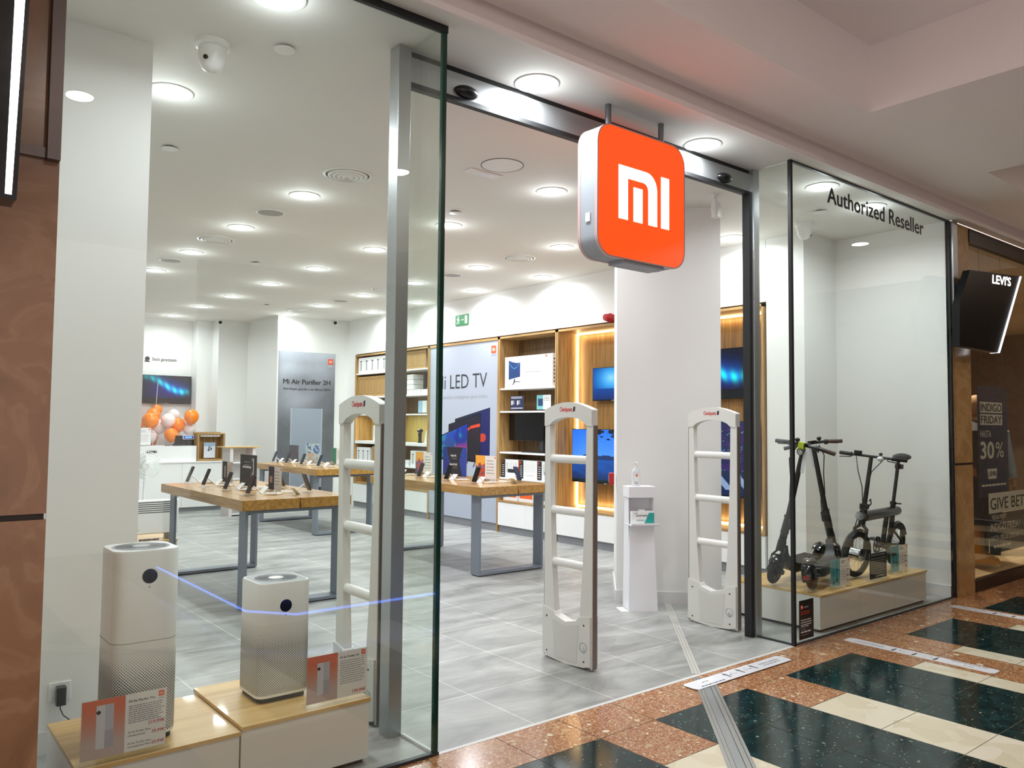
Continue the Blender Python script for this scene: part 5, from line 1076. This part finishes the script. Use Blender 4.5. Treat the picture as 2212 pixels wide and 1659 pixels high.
mi_logo(e, (.985, -.0212, 2.45), X, Z, .10, RED, PALE, .0008); text(e, 'XIAOMI', (.94, -.0216, 2.36), X, Z, .02, LABELW, width=.09)
for r_ in range(22):
    for k in range(26):
        x, z = .26 + .0215 * k + (.0107 if r_ % 2 else 0), .24 + .034 * r_; rr2 = .006 * (1 - r_ / 30); e.add([(x - rr2, -.0212, z), (x, -.0212, z - rr2), (x + rr2, -.0212, z), (x, -.0212, z + rr2)], [(0, 1, 2, 3)], GREYINK)
e.build('lettering', t, smooth=False)
t = thing('cash_counter', 'long white cash counter before the stepped back wall', 'counter', (2.9, 10.8, 0))
MB().box((.04, .05, 0), (2.12, .75, .07), mat('counter plinth', '8F9296', .4)).build('plinth', t, smooth=False); MB().box((0, 0, .07), (1.32, .8, .815), GLOSSW).box((1.323, 0, .07), (2.15, .8, .815), GLOSSW).build('lower_front', t, smooth=False)
MB().box((-.0, -.02, .815), (2.15, .8, .835), GLOSSW).build('ledge', t); MB().box((-.0, .04, .835), (1.56, .45, 1.095), GLOSSW).build('raised_front', t, smooth=False)
o = MB().box((0, 0, 0), (.16, .004, .035), BLKGLOSS).build('counter_label', loc=(3.66, 10.834, .985)); tag(o, 'small black label stuck on the raised front of the cash counter', 'label')
e = MB(); lines(e, (.012, -.0006, .012), X, Z, .10, 1, .01, .010, GREYINK); flat(e, [(.138, .008), (.152, .008), (.152, .026), (.138, .026)], (0, -.0006, 0), X, Z, LABELW); e.build('printed_text', o, smooth=False)
t = thing('wall_display_box', 'open oak display box for earphones standing on the cash counter', 'display box', (4.47, 10.82, .836)); 
q = MB(); q.box((0, 0, 0), (.46, .25, .03), OAKX); q.box((0, 0, .03), (.025, .25, .47), OAKZ); q.box((.435, 0, .03), (.46, .25, .47), OAKZ); q.box((0, .225, .03), (.46, .25, .49), OAKZ); q.box((.025, .03, .45), (.435, .25, .475), OAKX); q.build('box_frame', t, smooth=False)
acrylic_sign('small white earphone sign standing in the oak display box', (4.71, 10.95, .8665), 0, .20, .27, lambda s, q: (.62, .72, .82) if q > .75 else ((.12, .14, .18) if (q > .45 and (abs(s - .45) < .03 or abs(s - .6) < .03)) or ((s - .42) ** 2 + (q - .5) ** 2 < .006) or ((s - .64) ** 2 + (q - .58) ** 2 < .006) else (.86, .88, .93)), 24, 30)
ep = MB().box((-.17, 0, 0), (.17, .02, .06), BOXW).build('earphone_strip', loc=(4.70, 10.85 + .03, 1.25)); tag(ep, 'white strip printed with five pairs of earphones across the top of the oak box', 'display card')
e = MB(); [e.ball((-.13 + .055 * k + d_, -.002, .03), (.007, .002, .009), DKLINE if k > 1 else GREYINK, 8, 5) for k in range(6) for d_ in (0, .02)]; e.build('printed_art', ep)
t = thing('cash_register', 'black cash register screen with a small blue customer display on the cash counter', 'cash register', (4.30, 11.0, 1.0955))
MB().add([(-.16, 0, 0), (.18, 0, 0), (.20, .06, .17), (-.12, .06, .17), (-.16, .04, 0), (.18, .04, 0), (.20, .09, .17), (-.12, .09, .17)], [(0, 1, 2, 3), (5, 4, 7, 6), (0, 3, 7, 4), (1, 5, 6, 2), (3, 2, 6, 7), (0, 4, 5, 1)], BLKGLOSS).build('screen_housing', t, smooth=False)
cdp = MB().box((-.03, -.03, .11), (.15, -.005, .175), PLAST).build('customer_display', t); MB().box((-.022, -.0315, .118), (.142, -.030, .167), mat('blue display', '0A1C8C', .3, emit=.6)).box((.0, -.0325, .135), (.12, -.0316, .152), mat('display digits', '5FA0FF', .3, emit=2)).build('lit_digits', cdp)
MB().cyl((.06, -.018, 0), (.06, -.018, .11), .006, .006, DKGREY, 8).build('display_pole', t)
t = thing('barcode_scanner', 'black handheld scanner lying before the cash register', 'scanner', (4.17, 10.90, 1.0955)); MB().loft([rring((-.09, -.02), (.06, .02), .012, .002), rring((-.10, -.025), (.10, .025), .015, .02), rring((-.08, -.018), (.09, .018), .012, .034)], BLKGLOSS).build('scanner_body', t)
MB().tube([(-.1, 0, .015), (-.15, .01, .008), (-.2, .04, .008)], .006, BLACK, 8).build('cord', t)
acrylic_sign('tall white notice in a clear holder at the left end of the cash counter', (3.63, 10.95, 1.0955), 0, .24, .29, lambda s, q: (.93, .92, .92), 2, 2, letter=lambda e, o, W, Hh: (lines(e, o + X * .03 + Z * .23, X, Z, .13, 2, .02, .006, GREYINK), lines(e, o + X * .03 + Z * .16, X, Z, .18, 5, .025, .005, GREYINK), mi_logo(e, o + X * (W - .03) + Z * (Hh - .03), X, Z, .025, RED, PALE, .0003)))
t0 = tv('television showing a green aurora on the back wall above the balloons', 7.27, 0, .86, 0, .52, aurora)
t0.location = (4.385, 12.36, 2.09); t0.rotation_euler = (0, 0, R(90)); t0.children[2].name
e = MB(); text(e, 'Stock garantizado', (4.13, 12.446, 2.62), X, Z, .062, DKLINE, width=.43, bold=.001); e.lathe([(.045, -.004), (.045, 0), (.001, 0)], (4.045, 12.444, 2.65), DKLINE, 6, ax=(0, -1, 0)); flat(e, [(-.045, .0), (.045, .0), (.045, .02), (-.045, .02)], (4.045, 12.446, 2.59), X, Z, DKLINE)
tag(e.build('wall_lettering', smooth=False), 'small dark lettering and icon above the television on the back wall', 'lettering')
# balloons
BO = mat('orange balloon', 'FF8A12', .25); BW = mat('white balloon', 'F6E6E4', .25)
bl = [(4.655, 11.92, 1.60, .135, 'o'), (4.20, 12.0, 1.42, .13, 'w'), (4.475, 11.9, 1.45, .135, 'o'), (4.48, 12.1, 1.62, .12, 'w'), (4.30, 12.0, 1.53, .13, 'w'), (4.10, 12.15, 1.62, .13, 'o'), (3.98, 12.0, 1.52, .15, 'o'), (4.665, 11.9, 1.39, .12, 'w'), (4.33, 11.95, 1.27, .125, 'o'), (4.02, 11.98, 1.24, .13, 'w'),
      (4.14, 12.16, 1.19, .12, 'o'), (4.50, 12.12, 1.25, .12, 'w'), (3.83, 12.08, 1.40, .125, 'o'), (3.80, 12.1, 1.68, .13, 'w'), (4.22, 12.22, 1.72, .10, 'o')]
pl_ = ['rightmost orange balloon at the top of the cluster', 'pale balloon in the lower middle of the cluster', 'orange balloon left below the rightmost one', 'pale balloon at the top right of the cluster', 'pale balloon in the upper middle of the cluster', 'orange balloon at the top middle of the cluster', 'large orange balloon left of the middle', 'pale balloon under the rightmost orange one', 'orange balloon at the bottom right of the cluster', 'pale balloon at the bottom left of the cluster', 'orange balloon peeping out at the very bottom', 'pale balloon tucked in at the bottom right', 'orange balloon at the left edge of the cluster', 'pale balloon at the top left of the cluster', 'small orange balloon behind the top middle']
for bi, ((x, y, z, r_, c), lab) in enumerate(zip(bl, pl_)):
    r_ *= .95; y += (-.13, .10, .06, .16, -.06, .0, -.12, .04, -.10, .08, .2, .12, .12, .14, .16)[bi]
    t = thing('balloon', lab + ' behind the counter', 'balloon', (x, y, z), group='orange and white balloons behind the counter'); m_ = BO if c == 'o' else BW
    MB().lathe([(.001, r_), (r_ * .35, r_ * .94), (r_ * .7, r_ * .72), (r_ * .95, r_ * .3), (r_, 0), (r_ * .93, -r_ * .4), (r_ * .7, -r_ * .78), (r_ * .35, -r_ * 1.08), (r_ * .08, -r_ * 1.2), (.001, -r_ * 1.21)], (0, 0, 0), m_, 22).build('balloon_skin', t); MB().cyl((0, 0, -r_ * 1.18), (0, 0, -r_ * 1.3), .006, .014, m_, 8).build('knot', t)
MB_ = MB().tube([(4.08, 11.85, 2.2), (4.06, 11.85, 1.8), (4.05, 11.86, 1.3), (4.0, 11.86, .9), (4.0, 11.87, .1)], .004, LABELW, 6); tag(MB_.build('balloon_ribbon'), 'thin white ribbon hanging before the balloons', 'ribbon')
t = thing('balloon_stand', 'thin clear stand holding up the cluster of balloons', 'stand', (4.2, 12.22, 0)); MB().cyl((0, 0, 0), (0, 0, .02), .2, .2, PLAST, 24).build('foot', t); MB().cyl((0, 0, .02), (0, 0, 1.2), .012, .012, PLAST, 10).build('pole', t)
# fan, convector heater and its podium at the left
podium('low podium with an oak top under the white convector heater', 1.75, 2.64, 5.68, 6.25, .27, 'podium under the heater')
t = thing('convector_heater', 'white convector heater with a slotted grille left of the tables', 'heater', (1.95, 5.80, .2705)); MB().box((0, 0, .055), (.73, .08, .41), PLAST).build('casing', t, bevel=.012)
q = MB()
for k in range(6): q.box((.03, -.0015, .275 + .021 * k), (.70, .002, .284 + .021 * k), DKGREY)
q.build('slotted_grille', t, smooth=False); [MB().box((x, -.05, 0), (x + .03, .13, .055), STEELG).build('foot', t) for x in (.08, .62)]; MB().box((.30, -.001, .10), (.34, .0, .105), GREYINK).build('badge', t)
tag(MB().tube([(2.36 + .1 * math.cos(k * .9), 5.71 + .012 * math.sin(k * 2.1), .276 + .008 * (k % 3)) for k in range(16)], .005, DKGREY, 6).build('coiled_cable'), 'coiled grey power cord lying before the white heater', 'cable')
t = thing('standing_fan', 'white standing fan behind the convector heater', 'fan', (3.03, 8.5, 0)); MB().lathe([(.19, 0), (.19, .02), (.03, .04), (.02, .05)], (0, 0, 0), PLAST, 28).build('base', t); MB().cyl((0, 0, .04), (0, 0, .82), .018, .014, PLAST, 14).build('pole', t)
MB().lathe([(.03, -.0), (.06, .02), (.06, .10), (.04, .14), (.001, .15)], (0, 0.0, .90), PLAST, 20, ax=(0, 1, 0)).build('motor_housing', t)
g = MB()
for rr3, yy in ((.195, -.05), (.15, -.085), (.10, -.10), (.05, -.105)): g.torus((0, yy, .90), (0, 1, 0), rr3, .0035, PLAST, 40, 6)
for k in range(40):
    a = 2 * math.pi * k / 40; c_, s_ = math.cos(a), math.sin(a); g.tube([(.03 * c_, -.107, .9 + .03 * s_), (.10 * c_, -.10, .9 + .10 * s_), (.15 * c_, -.085, .9 + .15 * s_), (.195 * c_, -.05, .9 + .195 * s_), (.17 * c_, .0, .9 + .17 * s_)], .0018, PLAST, 4)
g.build('wire_guard', t)
for k in range(3):
    a0 = 2 * math.pi * k / 3; MB().loft([[(r3 * math.cos(a0 + da), -.05 + dy, .9 + r3 * math.sin(a0 + da)) for da, dy in ((-w3, -.012), (w3, .014), (w3, .018), (-w3, -.008))] for r3, w3 in ((.03, .35), (.09, .5), (.15, .48), (.175, .25))], mat('translucent blade', 'DDE3E2', .3)).build('blade', t)
MB().cyl((0, -.07, .9), (0, .0, .9), .035, .035, PLAST, 18).build('hub', t)
t = thing('display_stand', 'small oak topped stand of white cubes between the counter and the far table', 'stand', (4.62, 9.7, 0)); MB().box((-.08, -.02, 1.09), (.50, .40, 1.106), PODX).build('wooden_top', t)
q = MB()
for x in (0, .37): q.box((x, 0, 0), (x + .05, .36, 1.09), mat('pinkish white board', 'DDD3D3', .5))
q.box((.05, .30, 0), (.37, .34, 1.09), GLOSSW); [q.box((.05, .0, z), (.37, .30, z + .02), GLOSSW) for z in (.02, .30, .58, .84)]; q.build('frame', t, smooth=False)

# ================================================================ SCOOTERS AND FOLDING BIKE
def wheel(t, c, r_, tr, name='wheel', spokes=0, hub=.05, hubm=FRAMEG, axis=(0, 1, 0), tread=True):
    w_ = MB().torus(c, axis, r_ - tr, tr, RUBBER, 44, 12).build(name, t); q = MB(); ax = Vector(axis).normalized(); c = Vector(c); a = ax.orthogonal().normalized(); b_ = ax.cross(a)
    if tread:
        g = MB()
        for k in range(40):
            th = 2 * math.pi * k / 40; d_ = a * math.cos(th) + b_ * math.sin(th); d2 = a * math.cos(th + .06) + b_ * math.sin(th + .06)
            for s_ in (-1, 1): g.tube([c + d_ * (r_ - .0005) + ax * s_ * .002, c + d2 * (r_ - tr * .35) + ax * s_ * tr * .75], .0014, BLACK, 4)
        g.build('tread', w_)
    if spokes:
        q.torus(c, axis, r_ - tr * 1.9, .009, DKGREY, 40, 8); q.build('rim', w_); g = MB()
        for k in range(spokes):
            th = 2 * math.pi * k / spokes; d_ = a * math.cos(th + (.25 if k % 2 else -.25)) + b_ * math.sin(th + (.25 if k % 2 else -.25)); e_ = a * math.cos(th) + b_ * math.sin(th)
            g.tube([c + d_ * hub * .9 + ax * (.022 if k % 4 < 2 else -.022), c + e_ * (r_ - tr * 1.9)], .0016, CHROME, 4)
        g.build('spokes', w_)
    else:
        q.lathe([(r_ - tr * 1.6, -tr * .6), (r_ - tr * 1.6, tr * .6), (hub, tr * .9), (hub * .5, tr * 1.1)], c, FRAMEG, 32, ax=axis).lathe([(r_ - tr * 1.6, tr * .6), (r_ - tr * 1.6, -tr * .6), (hub, -tr * .9), (hub * .5, -tr * 1.1)], c, FRAMEG, 32, ax=axis); q.build('rim', w_)
    MB().cyl(c - ax * (.045 if spokes else .04), c + ax * (.045 if spokes else .04), hub, hub, hubm, 24).cyl(c - ax * .065, c + ax * .065, .009, .009, DKGREY, 10).build('hub', w_)
    return w_
def scooter(lab, loc, rz, lean, steer, tagc=None):
    t = thing('electric_scooter', lab, 'scooter', loc, rz); t.rotation_mode = 'XYZ'
    t.rotation_euler = (Matrix.Rotation(rz, 3, 'Z') @ Matrix.Rotation(-lean, 3, 'X')).to_euler()
    wheel(t, (.43, 0, .108), .108, .024, 'front_wheel'); wheel(t, (-.42, 0, .108), .108, .024, 'rear_wheel')
    d = MB(); d.loft([[(x, y, z) for y, z in ((-w_ * .9, z0), (w_ * .9, z0), (w_, z0 + .02), (w_, z1 - .006), (w_ * .93, z1), (-w_ * .93, z1), (-w_, z1 - .006), (-w_, z0 + .02))] for x, w_, z0, z1 in ((-.33, .045, .085, .14), (-.28, .072, .075, .145), (.16, .074, .075, .150), (.24, .045, .09, .175), (.30, .030, .13, .235), (.335, .026, .20, .30))], FRAMEG).build('deck', t)
    MB().box((-.27, -.062, .146), (.15, .062, .1505), mat('deck rubber', '222326', .85, bump=.3)).build('deck_mat', t)
    pts = [(.435, .16), (.415, .27), (.39, .42), (.372, .56), (.335, 1.07)]
    MB().tube([(x, 0, z) for x, z in pts[1:]], [.030, .028, .022, .0185], FRAMEB, 18).build('stem', t)
    MB().tube([(.392, 0, .40), (.378, 0, .52)], [.032, .027], FRAMEG, 18).tube([(.374, -.03, .53), (.374, .03, .53)], .012, FRAMEG, 10).box((.36, .018, .44), (.40, .040, .52), DKGREY).build('folding_latch', t)
    fk = MB()
    for s_ in (-1, 1): fk.loft([[(x + dx, s_ * y + dy, z) for dx, dy in ((-.02, -.006), (.02, -.006), (.02, .006), (-.02, .006))] for x, y, z in ((.43, .046, .10), (.43, .048, .16), (.425, .044, .225), (.415, .02, .26), (.41, .0, .285))], FRAMEB)
    fk.tube([(.415, 0, .26), (.40, 0, .34)], .033, FRAMEG, 16); fk.cyl((.43, -.062, .108), (.43, .062, .108), .022, .022, FRAMEB, 14).build('fork', t)
    def fender(cx, a0, a1, rr4, nm, wd=.036):
        rg = []
        for k in range(11):
            th = R(a0 + (a1 - a0) * k / 10); rg.append([(cx + (rr4 + dz) * math.cos(th), y, .108 + (rr4 + dz) * math.sin(th)) for y, dz in ((-wd, -.016), (-wd * .8, .004), (0, .012), (wd * .8, .004), (wd, -.016), (0, .006))])
        return MB().loft(rg, mat('gloss black plastic', '15161A', .12, coat=.5)).build(nm, t)
    fender(.43, 40, 125, .118, 'front_fender'); rf = fender(-.42, 40, 195, .122, 'rear_fender', .042)
    MB().box((-.555, -.026, .095), (-.545, .026, .125), mat('tail lamp red', '8E1E1E', .15, coat=.6)).build('tail_light', rf, bevel=.003); MB().cyl((-.39, 0, .236), (-.39, 0, .248), .012, .010, BLKGLOSS, 14).build('hook', rf)
    bz, bx = 1.085, .334
    bar = MB().tube([(bx - .02, -.215, bz + .0), (bx + .004, -.12, bz + .012), (bx + .006, 0, bz + .015), (bx + .004, .12, bz + .012), (bx - .02, .215, bz)], .0125, FRAMEB, 14).build('handlebar', t)
    for s_ in (-1, 1):
        MB().tube([(bx - .006, s_ * .13, bz + .011), (bx - .020, s_ * .215, bz), (bx - .024, s_ * .238, bz - .002)], .0165, mat('brown grip', '4A332C', .7) if (s_ > 0) != (tagc == 'white') else mat('grey grip', '4B4D52', .7), 12).build('grip', bar)
    MB().tube([(bx + .02, -.10, bz + .005), (bx + .05, -.12, bz), (bx + .045, -.19, bz - .012)], .005, BLACK, 8).cyl((bx, -.095, bz + .01), (bx, -.12, bz + .01), .022, .022, FRAMEB, 14).build('brake_lever', bar)
    MB().cyl((bx - .0, .095, bz + .01), (bx - .0, .118, bz + .01), .024, .024, FRAMEB, 14).tube([(bx - .02, .106, bz + .02), (bx - .03, .106, bz - .02)], .006, BLACK, 6).build('throttle', bar)
    MB().ball((bx + .01, -.055, bz + .045), (.02, .02, .018), FRAMEB, 12, 8).cyl((bx + .01, -.055, bz + .03), (bx + .01, -.055, bz + .015), .008, .008, FRAMEB, 8).build('bell', bar)
    MB().rbox((bx - .035, -.035, bz + .005), (bx + .04, .035, bz + .032), .014, BLKGLOSS).build('dashboard', bar); MB().cyl((bx + .02, 0, bz - .035), (bx + .055, 0, bz - .04), .024, .027, DKGREY, 18).cyl((bx + .055, 0, bz - .04), (bx + .058, 0, bz - .04), .022, .02, CHROME, 18).build('headlight', bar)
    for s_, o_ in ((-1, .0), (1, .02)): MB().tube([(bx + .04, s_ * .04, bz - .01), (bx + .11, s_ * .05, bz - .10 - o_), (.40, s_ * .03, bz - .25), (.365, s_ * .02, bz - .42)] if s_ < 0 else [(.36, .02, .62), (.45, .05, .50), (.50, .055, .38), (.46, .04, .27), (.42, .03, .22)], .0045, BLACK, 8).build('brake_cable', t)
    MB().tube([(.43, .05, .12), (.47, .065, .20), (.46, .06, .27), (.42, .03, .30)], .004, BLACK, 6).build('brake_cable', t)
    MB().tube([(-.02, .06, .085), (-.03, .13, .012)], .008, DKGREY, 8).build('kickstand', t)
    MB().cyl((.43, .062, .108), (.43, .068, .108), .02, .018, DKGREY, 12).build('axle_cap', t)
    if tagc: MB().box((bx + .02, .015, bz - .20), (bx + .022, .045, bz - .03), LABELW).tube([(bx + .02, .03, bz - .03), (bx, .03, bz)], .001, LABELW, 4).build('paper_tag', t)
    if tagc == 'green': MB().box((bx - .005, -.03, bz - .05), (bx + .045, .015, bz + .035), mat('lime tag', 'B9C832', .6)).build('lime_tag', t)
    return t
def at_heading(front, rear, z): 
    f_, r_ = Vector(front), Vector(rear); d_ = (f_ - r_).normalized(); return ((f_ + r_) / 2).to_3d() + Vector((0, 0, z)), math.atan2(d_.y, d_.x)
l_, a_ = at_heading((5.575, .506), (6.41, .63), .285); scooter('black electric scooter facing the entrance with its front wheel at the podium corner', l_, a_, R(11.5), 0, 'green')
l_, a_ = at_heading((6.39, .42), (5.59, .175), .284); scooter('black electric scooter seen from behind with its red tail light towards the glass', l_, a_, R(9), 0, 'white')
# folding bike
rear, front_ = Vector((7.28, .35)), Vector((6.33, .26)); l_, a_ = at_heading(front_, rear, .279); LB = R(5)
t = thing('folding_bike', 'black folding electric bike with small spoked wheels on the right half of the podium', 'bicycle', l_); t.rotation_euler = (Matrix.Rotation(a_, 3, 'Z') @ Matrix.Rotation(-LB, 3, 'X')).to_euler(); t.scale = (.94, .94, .92)
st = R(8); fx = Vector((math.sin(st), math.cos(st), 0))
wheel(t, (.45, 0, .205), .205, .024, 'front_wheel', 20, .058, CHROME, fx, tread=False); wheel(t, (-.44, 0, .205), .205, .024, 'rear_wheel', 20, .03, CHROME, (0, 1, 0), tread=False)
MB().tube([(.375, 0, .535), (.30, 0, .535), (-.36, 0, .535), (-.42, 0, .535), (-.44, 0, .535)], [.044, .045, .045, .040, .015], FRAMEB, 22).build('main_tube', t)
MB().tube([(.40, 0, .46), (.375, 0, .60)], .030, FRAMEB, 16).build('head_tube', t); MB().cyl((.375, 0, .535), (.45, 0, .545), .036, .04, DKGREY, 20).cyl((.45, 0, .545), (.455, 0, .545), .036, .036, CHROME, 20).build('headlight', t)
fk = MB()
for s_ in (-1, 1): fk.tube([(.40, s_ * .012, .46), (.41, s_ * .05, .43), (.44, s_ * .056, .30), (.45, s_ * .056, .205)], [.017, .016, .013, .011], FRAMEB, 10)
fk.build('fork', t)
MB().tube([(.372, 0, .60), (.365, 0, .66), (.30, 0, 1.07)], [.024, .020, .017], FRAMEB, 14).build('steering_post', t); MB().box((.34, -.03, .60), (.40, .03, .65), FRAMEB).tube([(.37, .03, .62), (.38, .06, .66), (.37, .05, .70), (.35, .03, .68)], .006, FRAMEB, 6).build('folding_hinge', t, bevel=.005)
bd = Vector((math.sin(st) * .6, 1, 0)).normalized(); bc = Vector((.298, 0, 1.075))
bar = MB().tube([bc - bd * .29 - X * .03, bc - bd * .15, bc, bc + bd * .15, bc + bd * .29 - X * .03], .012, FRAMEB, 12).build('handlebar', t)
for s_ in (-1, 1):
    MB().tube([bc + bd * s_ * .18 - X * .006, bc + bd * s_ * .30 - X * .032], .0185, BLACK, 12).build('grip', bar)
    MB().tube([bc + bd * s_ * .14 + X * .02, bc + bd * s_ * .17 + X * .055 - Z * .02, bc + bd * s_ * .27 + X * .05 - Z * .03], .005, BLACK, 8).build('brake_lever', bar)
    MB().tube([bc + bd * s_ * .13 + X * .02, Vector((.42, s_ * .06, .95)), Vector((.40, s_ * .02, .80)), Vector((.385, s_ * .01, .64)), Vector((.44, s_ * .04, .45))], .004, BLACK, 6).build('brake_cable', t)
MB().rbox(tuple(bc - bd * .12 + Vector((-.02, -.03, .01)))[:3], tuple(bc - bd * .12 + Vector((.03, .03, .04)))[:3], .01, BLKGLOSS).build('speed_display', bar); MB().ball(tuple(bc + bd * .09 + Vector((.02, 0, .03))), .016, DKGREY, 12, 8).build('bell', bar)
MB().ball(tuple(bc + Vector((.05, .0, -.01)) + bd * .10), (.022, .03, .022), mat('reflector glass', 'D8DADC', .1), 12, 8).build('reflector', bar)
MB().tube([(-.17, 0, .535), (-.14, 0, .36), (-.12, 0, .22)], .022, FRAMEB, 14).build('down_strut', t); MB().tube([(-.30, 0, .34), (-.30, 0, .60)], .024, FRAMEB, 14).cyl((-.30, 0, .60), (-.302, 0, .63), .028, .028, FRAMEB, 14).tube([(-.30, .03, .615), (-.29, .075, .62)], .007, FRAMEB, 8).build('seat_tube', t)
MB().tube([(-.302, 0, .60), (-.355, 0, 1.03)], .016, FRAMEB, 14).build('seat_post', t)
sd = MB(); sd.loft([[(x, w_ * c_, z + .045 + .026 * s_ * k) for c_, s_ in [(math.cos(2 * math.pi * i / 14), math.sin(2 * math.pi * i / 14)) for i in range(14)]] for x, w_, z, k in ((-.49, .045, 1.010, .8), (-.47, .075, 1.012, 1.2), (-.41, .078, 1.006, 1.2), (-.34, .045, 1.000, 1), (-.27, .022, 1.003, .8), (-.225, .012, 1.0, .5))], mat('saddle', '17181B', .55)); sd.build('saddle', t)
MB().box((-.42, -.03, .94), (-.35, .03, .985), BLACK).build('rear_reflector', t, bevel=.008)
for s_ in (-1, 1): MB().tube([(-.12, s_ * .02, .25), (-.20, s_ * .05, .24), (-.44, s_ * .055, .205)], [.014, .012, .010], FRAMEB, 8).build('chain_stay', t); MB().tube([(-.30, s_ * .018, .36), (-.40, s_ * .05, .27), (-.44, s_ * .055, .205)], [.012, .010, .009], FRAMEB, 8).build('seat_stay', t)
MB().torus((-.12, -.05, .22), (0, 1, 0), .075, .007, FRAMEB, 32, 8).cyl((-.12, -.056, .22), (-.12, -.045, .22), .03, .03, FRAMEB, 20).build('chainring', t)
g = MB()
for k in range(5): a = 2 * math.pi * k / 5; g.tube([(-.12, -.05, .22), (-.12 + .075 * math.cos(a), -.05, .22 + .075 * math.sin(a))], .007, FRAMEB, 6)
g.build('chainring_arms', t); MB().cyl((-.12, -.07, .22), (-.12, .07, .22), .02, .02, DKGREY, 14).build('bottom_bracket', t)
for s_, ang in ((-1, 170), (1, -10)):
    ca, sa = math.cos(R(ang)), math.sin(R(ang)); MB().tube([(-.12, s_ * .065, .22), (-.12 + .15 * ca, s_ * .085, .22 + .15 * sa)], .010, FRAMEB, 8).build('crank', t)
    pc = Vector((-.12 + .15 * ca, s_ * .13, .22 + .15 * sa)); MB().box(tuple(pc - Vector((.035, .04, .012))), tuple(pc + Vector((.035, .04, .012))), BLACK).box(tuple(pc - Vector((.038, .035, .006))), tuple(pc + Vector((.038, .035, .006))), DKGREY).build('pedal', t, bevel=.004)
for z0 in (.145, -.075): pass
MB().tube([(-.12, -.05, .145), (-.44, -.05, .18)], .004, BLACK, 6).tube([(-.12, -.05, .295), (-.44, -.05, .23)], .004, BLACK, 6).build('chain', t); MB().tube([(-.42, .06, .20), (-.46, .11, .012)], .007, DKGREY, 8).build('kickstand', t)
def fend(cx, c0, a0, a1, r5, axv, nm):
    rg = []; n_v = Vector(axv).normalized(); hx = n_v.cross(Z) * -1
    for k in range(11):
        th = R(a0 + (a1 - a0) * k / 10); d_ = hx * math.cos(th) + Z * math.sin(th); rg.append([Vector((cx, 0, .205)) + d_ * (r5 + dz) + n_v * y for y, dz in ((-.026, -.008), (0, .006), (.026, -.008), (0, .001))])
    return MB().loft(rg, FRAMEB).build(nm, t)
fend(.45, 0, 60, 190, .222, fx, 'front_fender'); fend(-.44, 0, 20, 130, .222, (0, 1, 0), 'rear_fender')
# price signs on the podium
def bike_sheet(s, q):
    if s < .48:
        y0 = .30
        if abs(math.hypot((s - .13) * 1.3, q - .28) - .075) < .02 or abs(math.hypot((s - .36) * 1.3, q - .28) - .075) < .02 or (abs(q - .38) < .018 and .14 < s < .34) or (abs(s - .17 - (q - .35) * .06) < .012 and .3 < q < .78) or (abs(s - .33) < .012 and .35 < q < .72): return (.08, .09, .1)
        return (.24 + .5 * max(0, .55 - q), .62 + .2 * max(0, .55 - q), .68 + .2 * max(0, .55 - q))
    return (.93, .92, .92)
def scoot_sheet(s, q):
    if s < .48:
        if abs(s - .30 - (q - .4) * .03) < .012 and .2 < q < .92 or (abs(q - .62) < .015 and .27 < s < .42) or (abs(s - .14 - (q - .4) * .05) < .010 and .12 < q < .62) or (abs(q - .14 - (s - .14) * .5) < .02 and .12 < s < .4) or math.hypot((s - .13) * 1.3, q - .12) < .04 or math.hypot((s - .36) * 1.3, q - .16) < .04: return (.09, .09, .1)
        return (.26 + .6 * max(0, .5 - q), .62 + .25 * max(0, .5 - q), .68 + .2 * max(0, .5 - q))
    return (.93, .92, .92)
def pr_l(n_): return lambda e, o, W, Hh: (lines(e, o + X * W * .54 + Z * Hh * .86, X, Z, W * .2, 2, .012, .006, DKLINE), mi_logo(e, o + X * (W - .02) + Z * (Hh - .02), X, Z, .02, RED, PALE, .0002), lines(e, o + X * W * .54 + Z * Hh * .66, X, Z, W * .40, n_, .019, .004, GREYINK), [lines(e, o + X * W * .82 + Z * Hh * (.52 - .2 * k), X, Z, W * .14, 1, .01, .008, REDINK, 0) for k in range(3)])
acrylic_sign('clear price sign with a scooter picture before the scooters', (5.885, .125, .2755), 0, .29, .21, scoot_sheet, 44, 36, letter=pr_l(6))
acrylic_sign('black comparison chart in a clear holder before the bike front wheel', (6.43, .10, .2755), 0, .29, .21, lambda s, q: (.10, .10, .11), 2, 2, letter=lambda e, o, W, Hh: (text(e, 'Comparativa movilidad', o + X * .03 + Z * .185, X, Z, .011, LABELW, width=.22), [lines(e, o + X * .03 + Z * (.155 - .019 * k), X, Z, .235, 1, .01, .007, GREYINK) for k in range(7)], lines(e, o + X * .1 + Z * .015, X, Z, .15, 1, .01, .006, LABELW)))
acrylic_sign('clear price sign with a bicycle picture before the bike rear wheel', (6.90, .15, .2755), 0, .31, .22, bike_sheet, 44, 36, letter=pr_l(5))
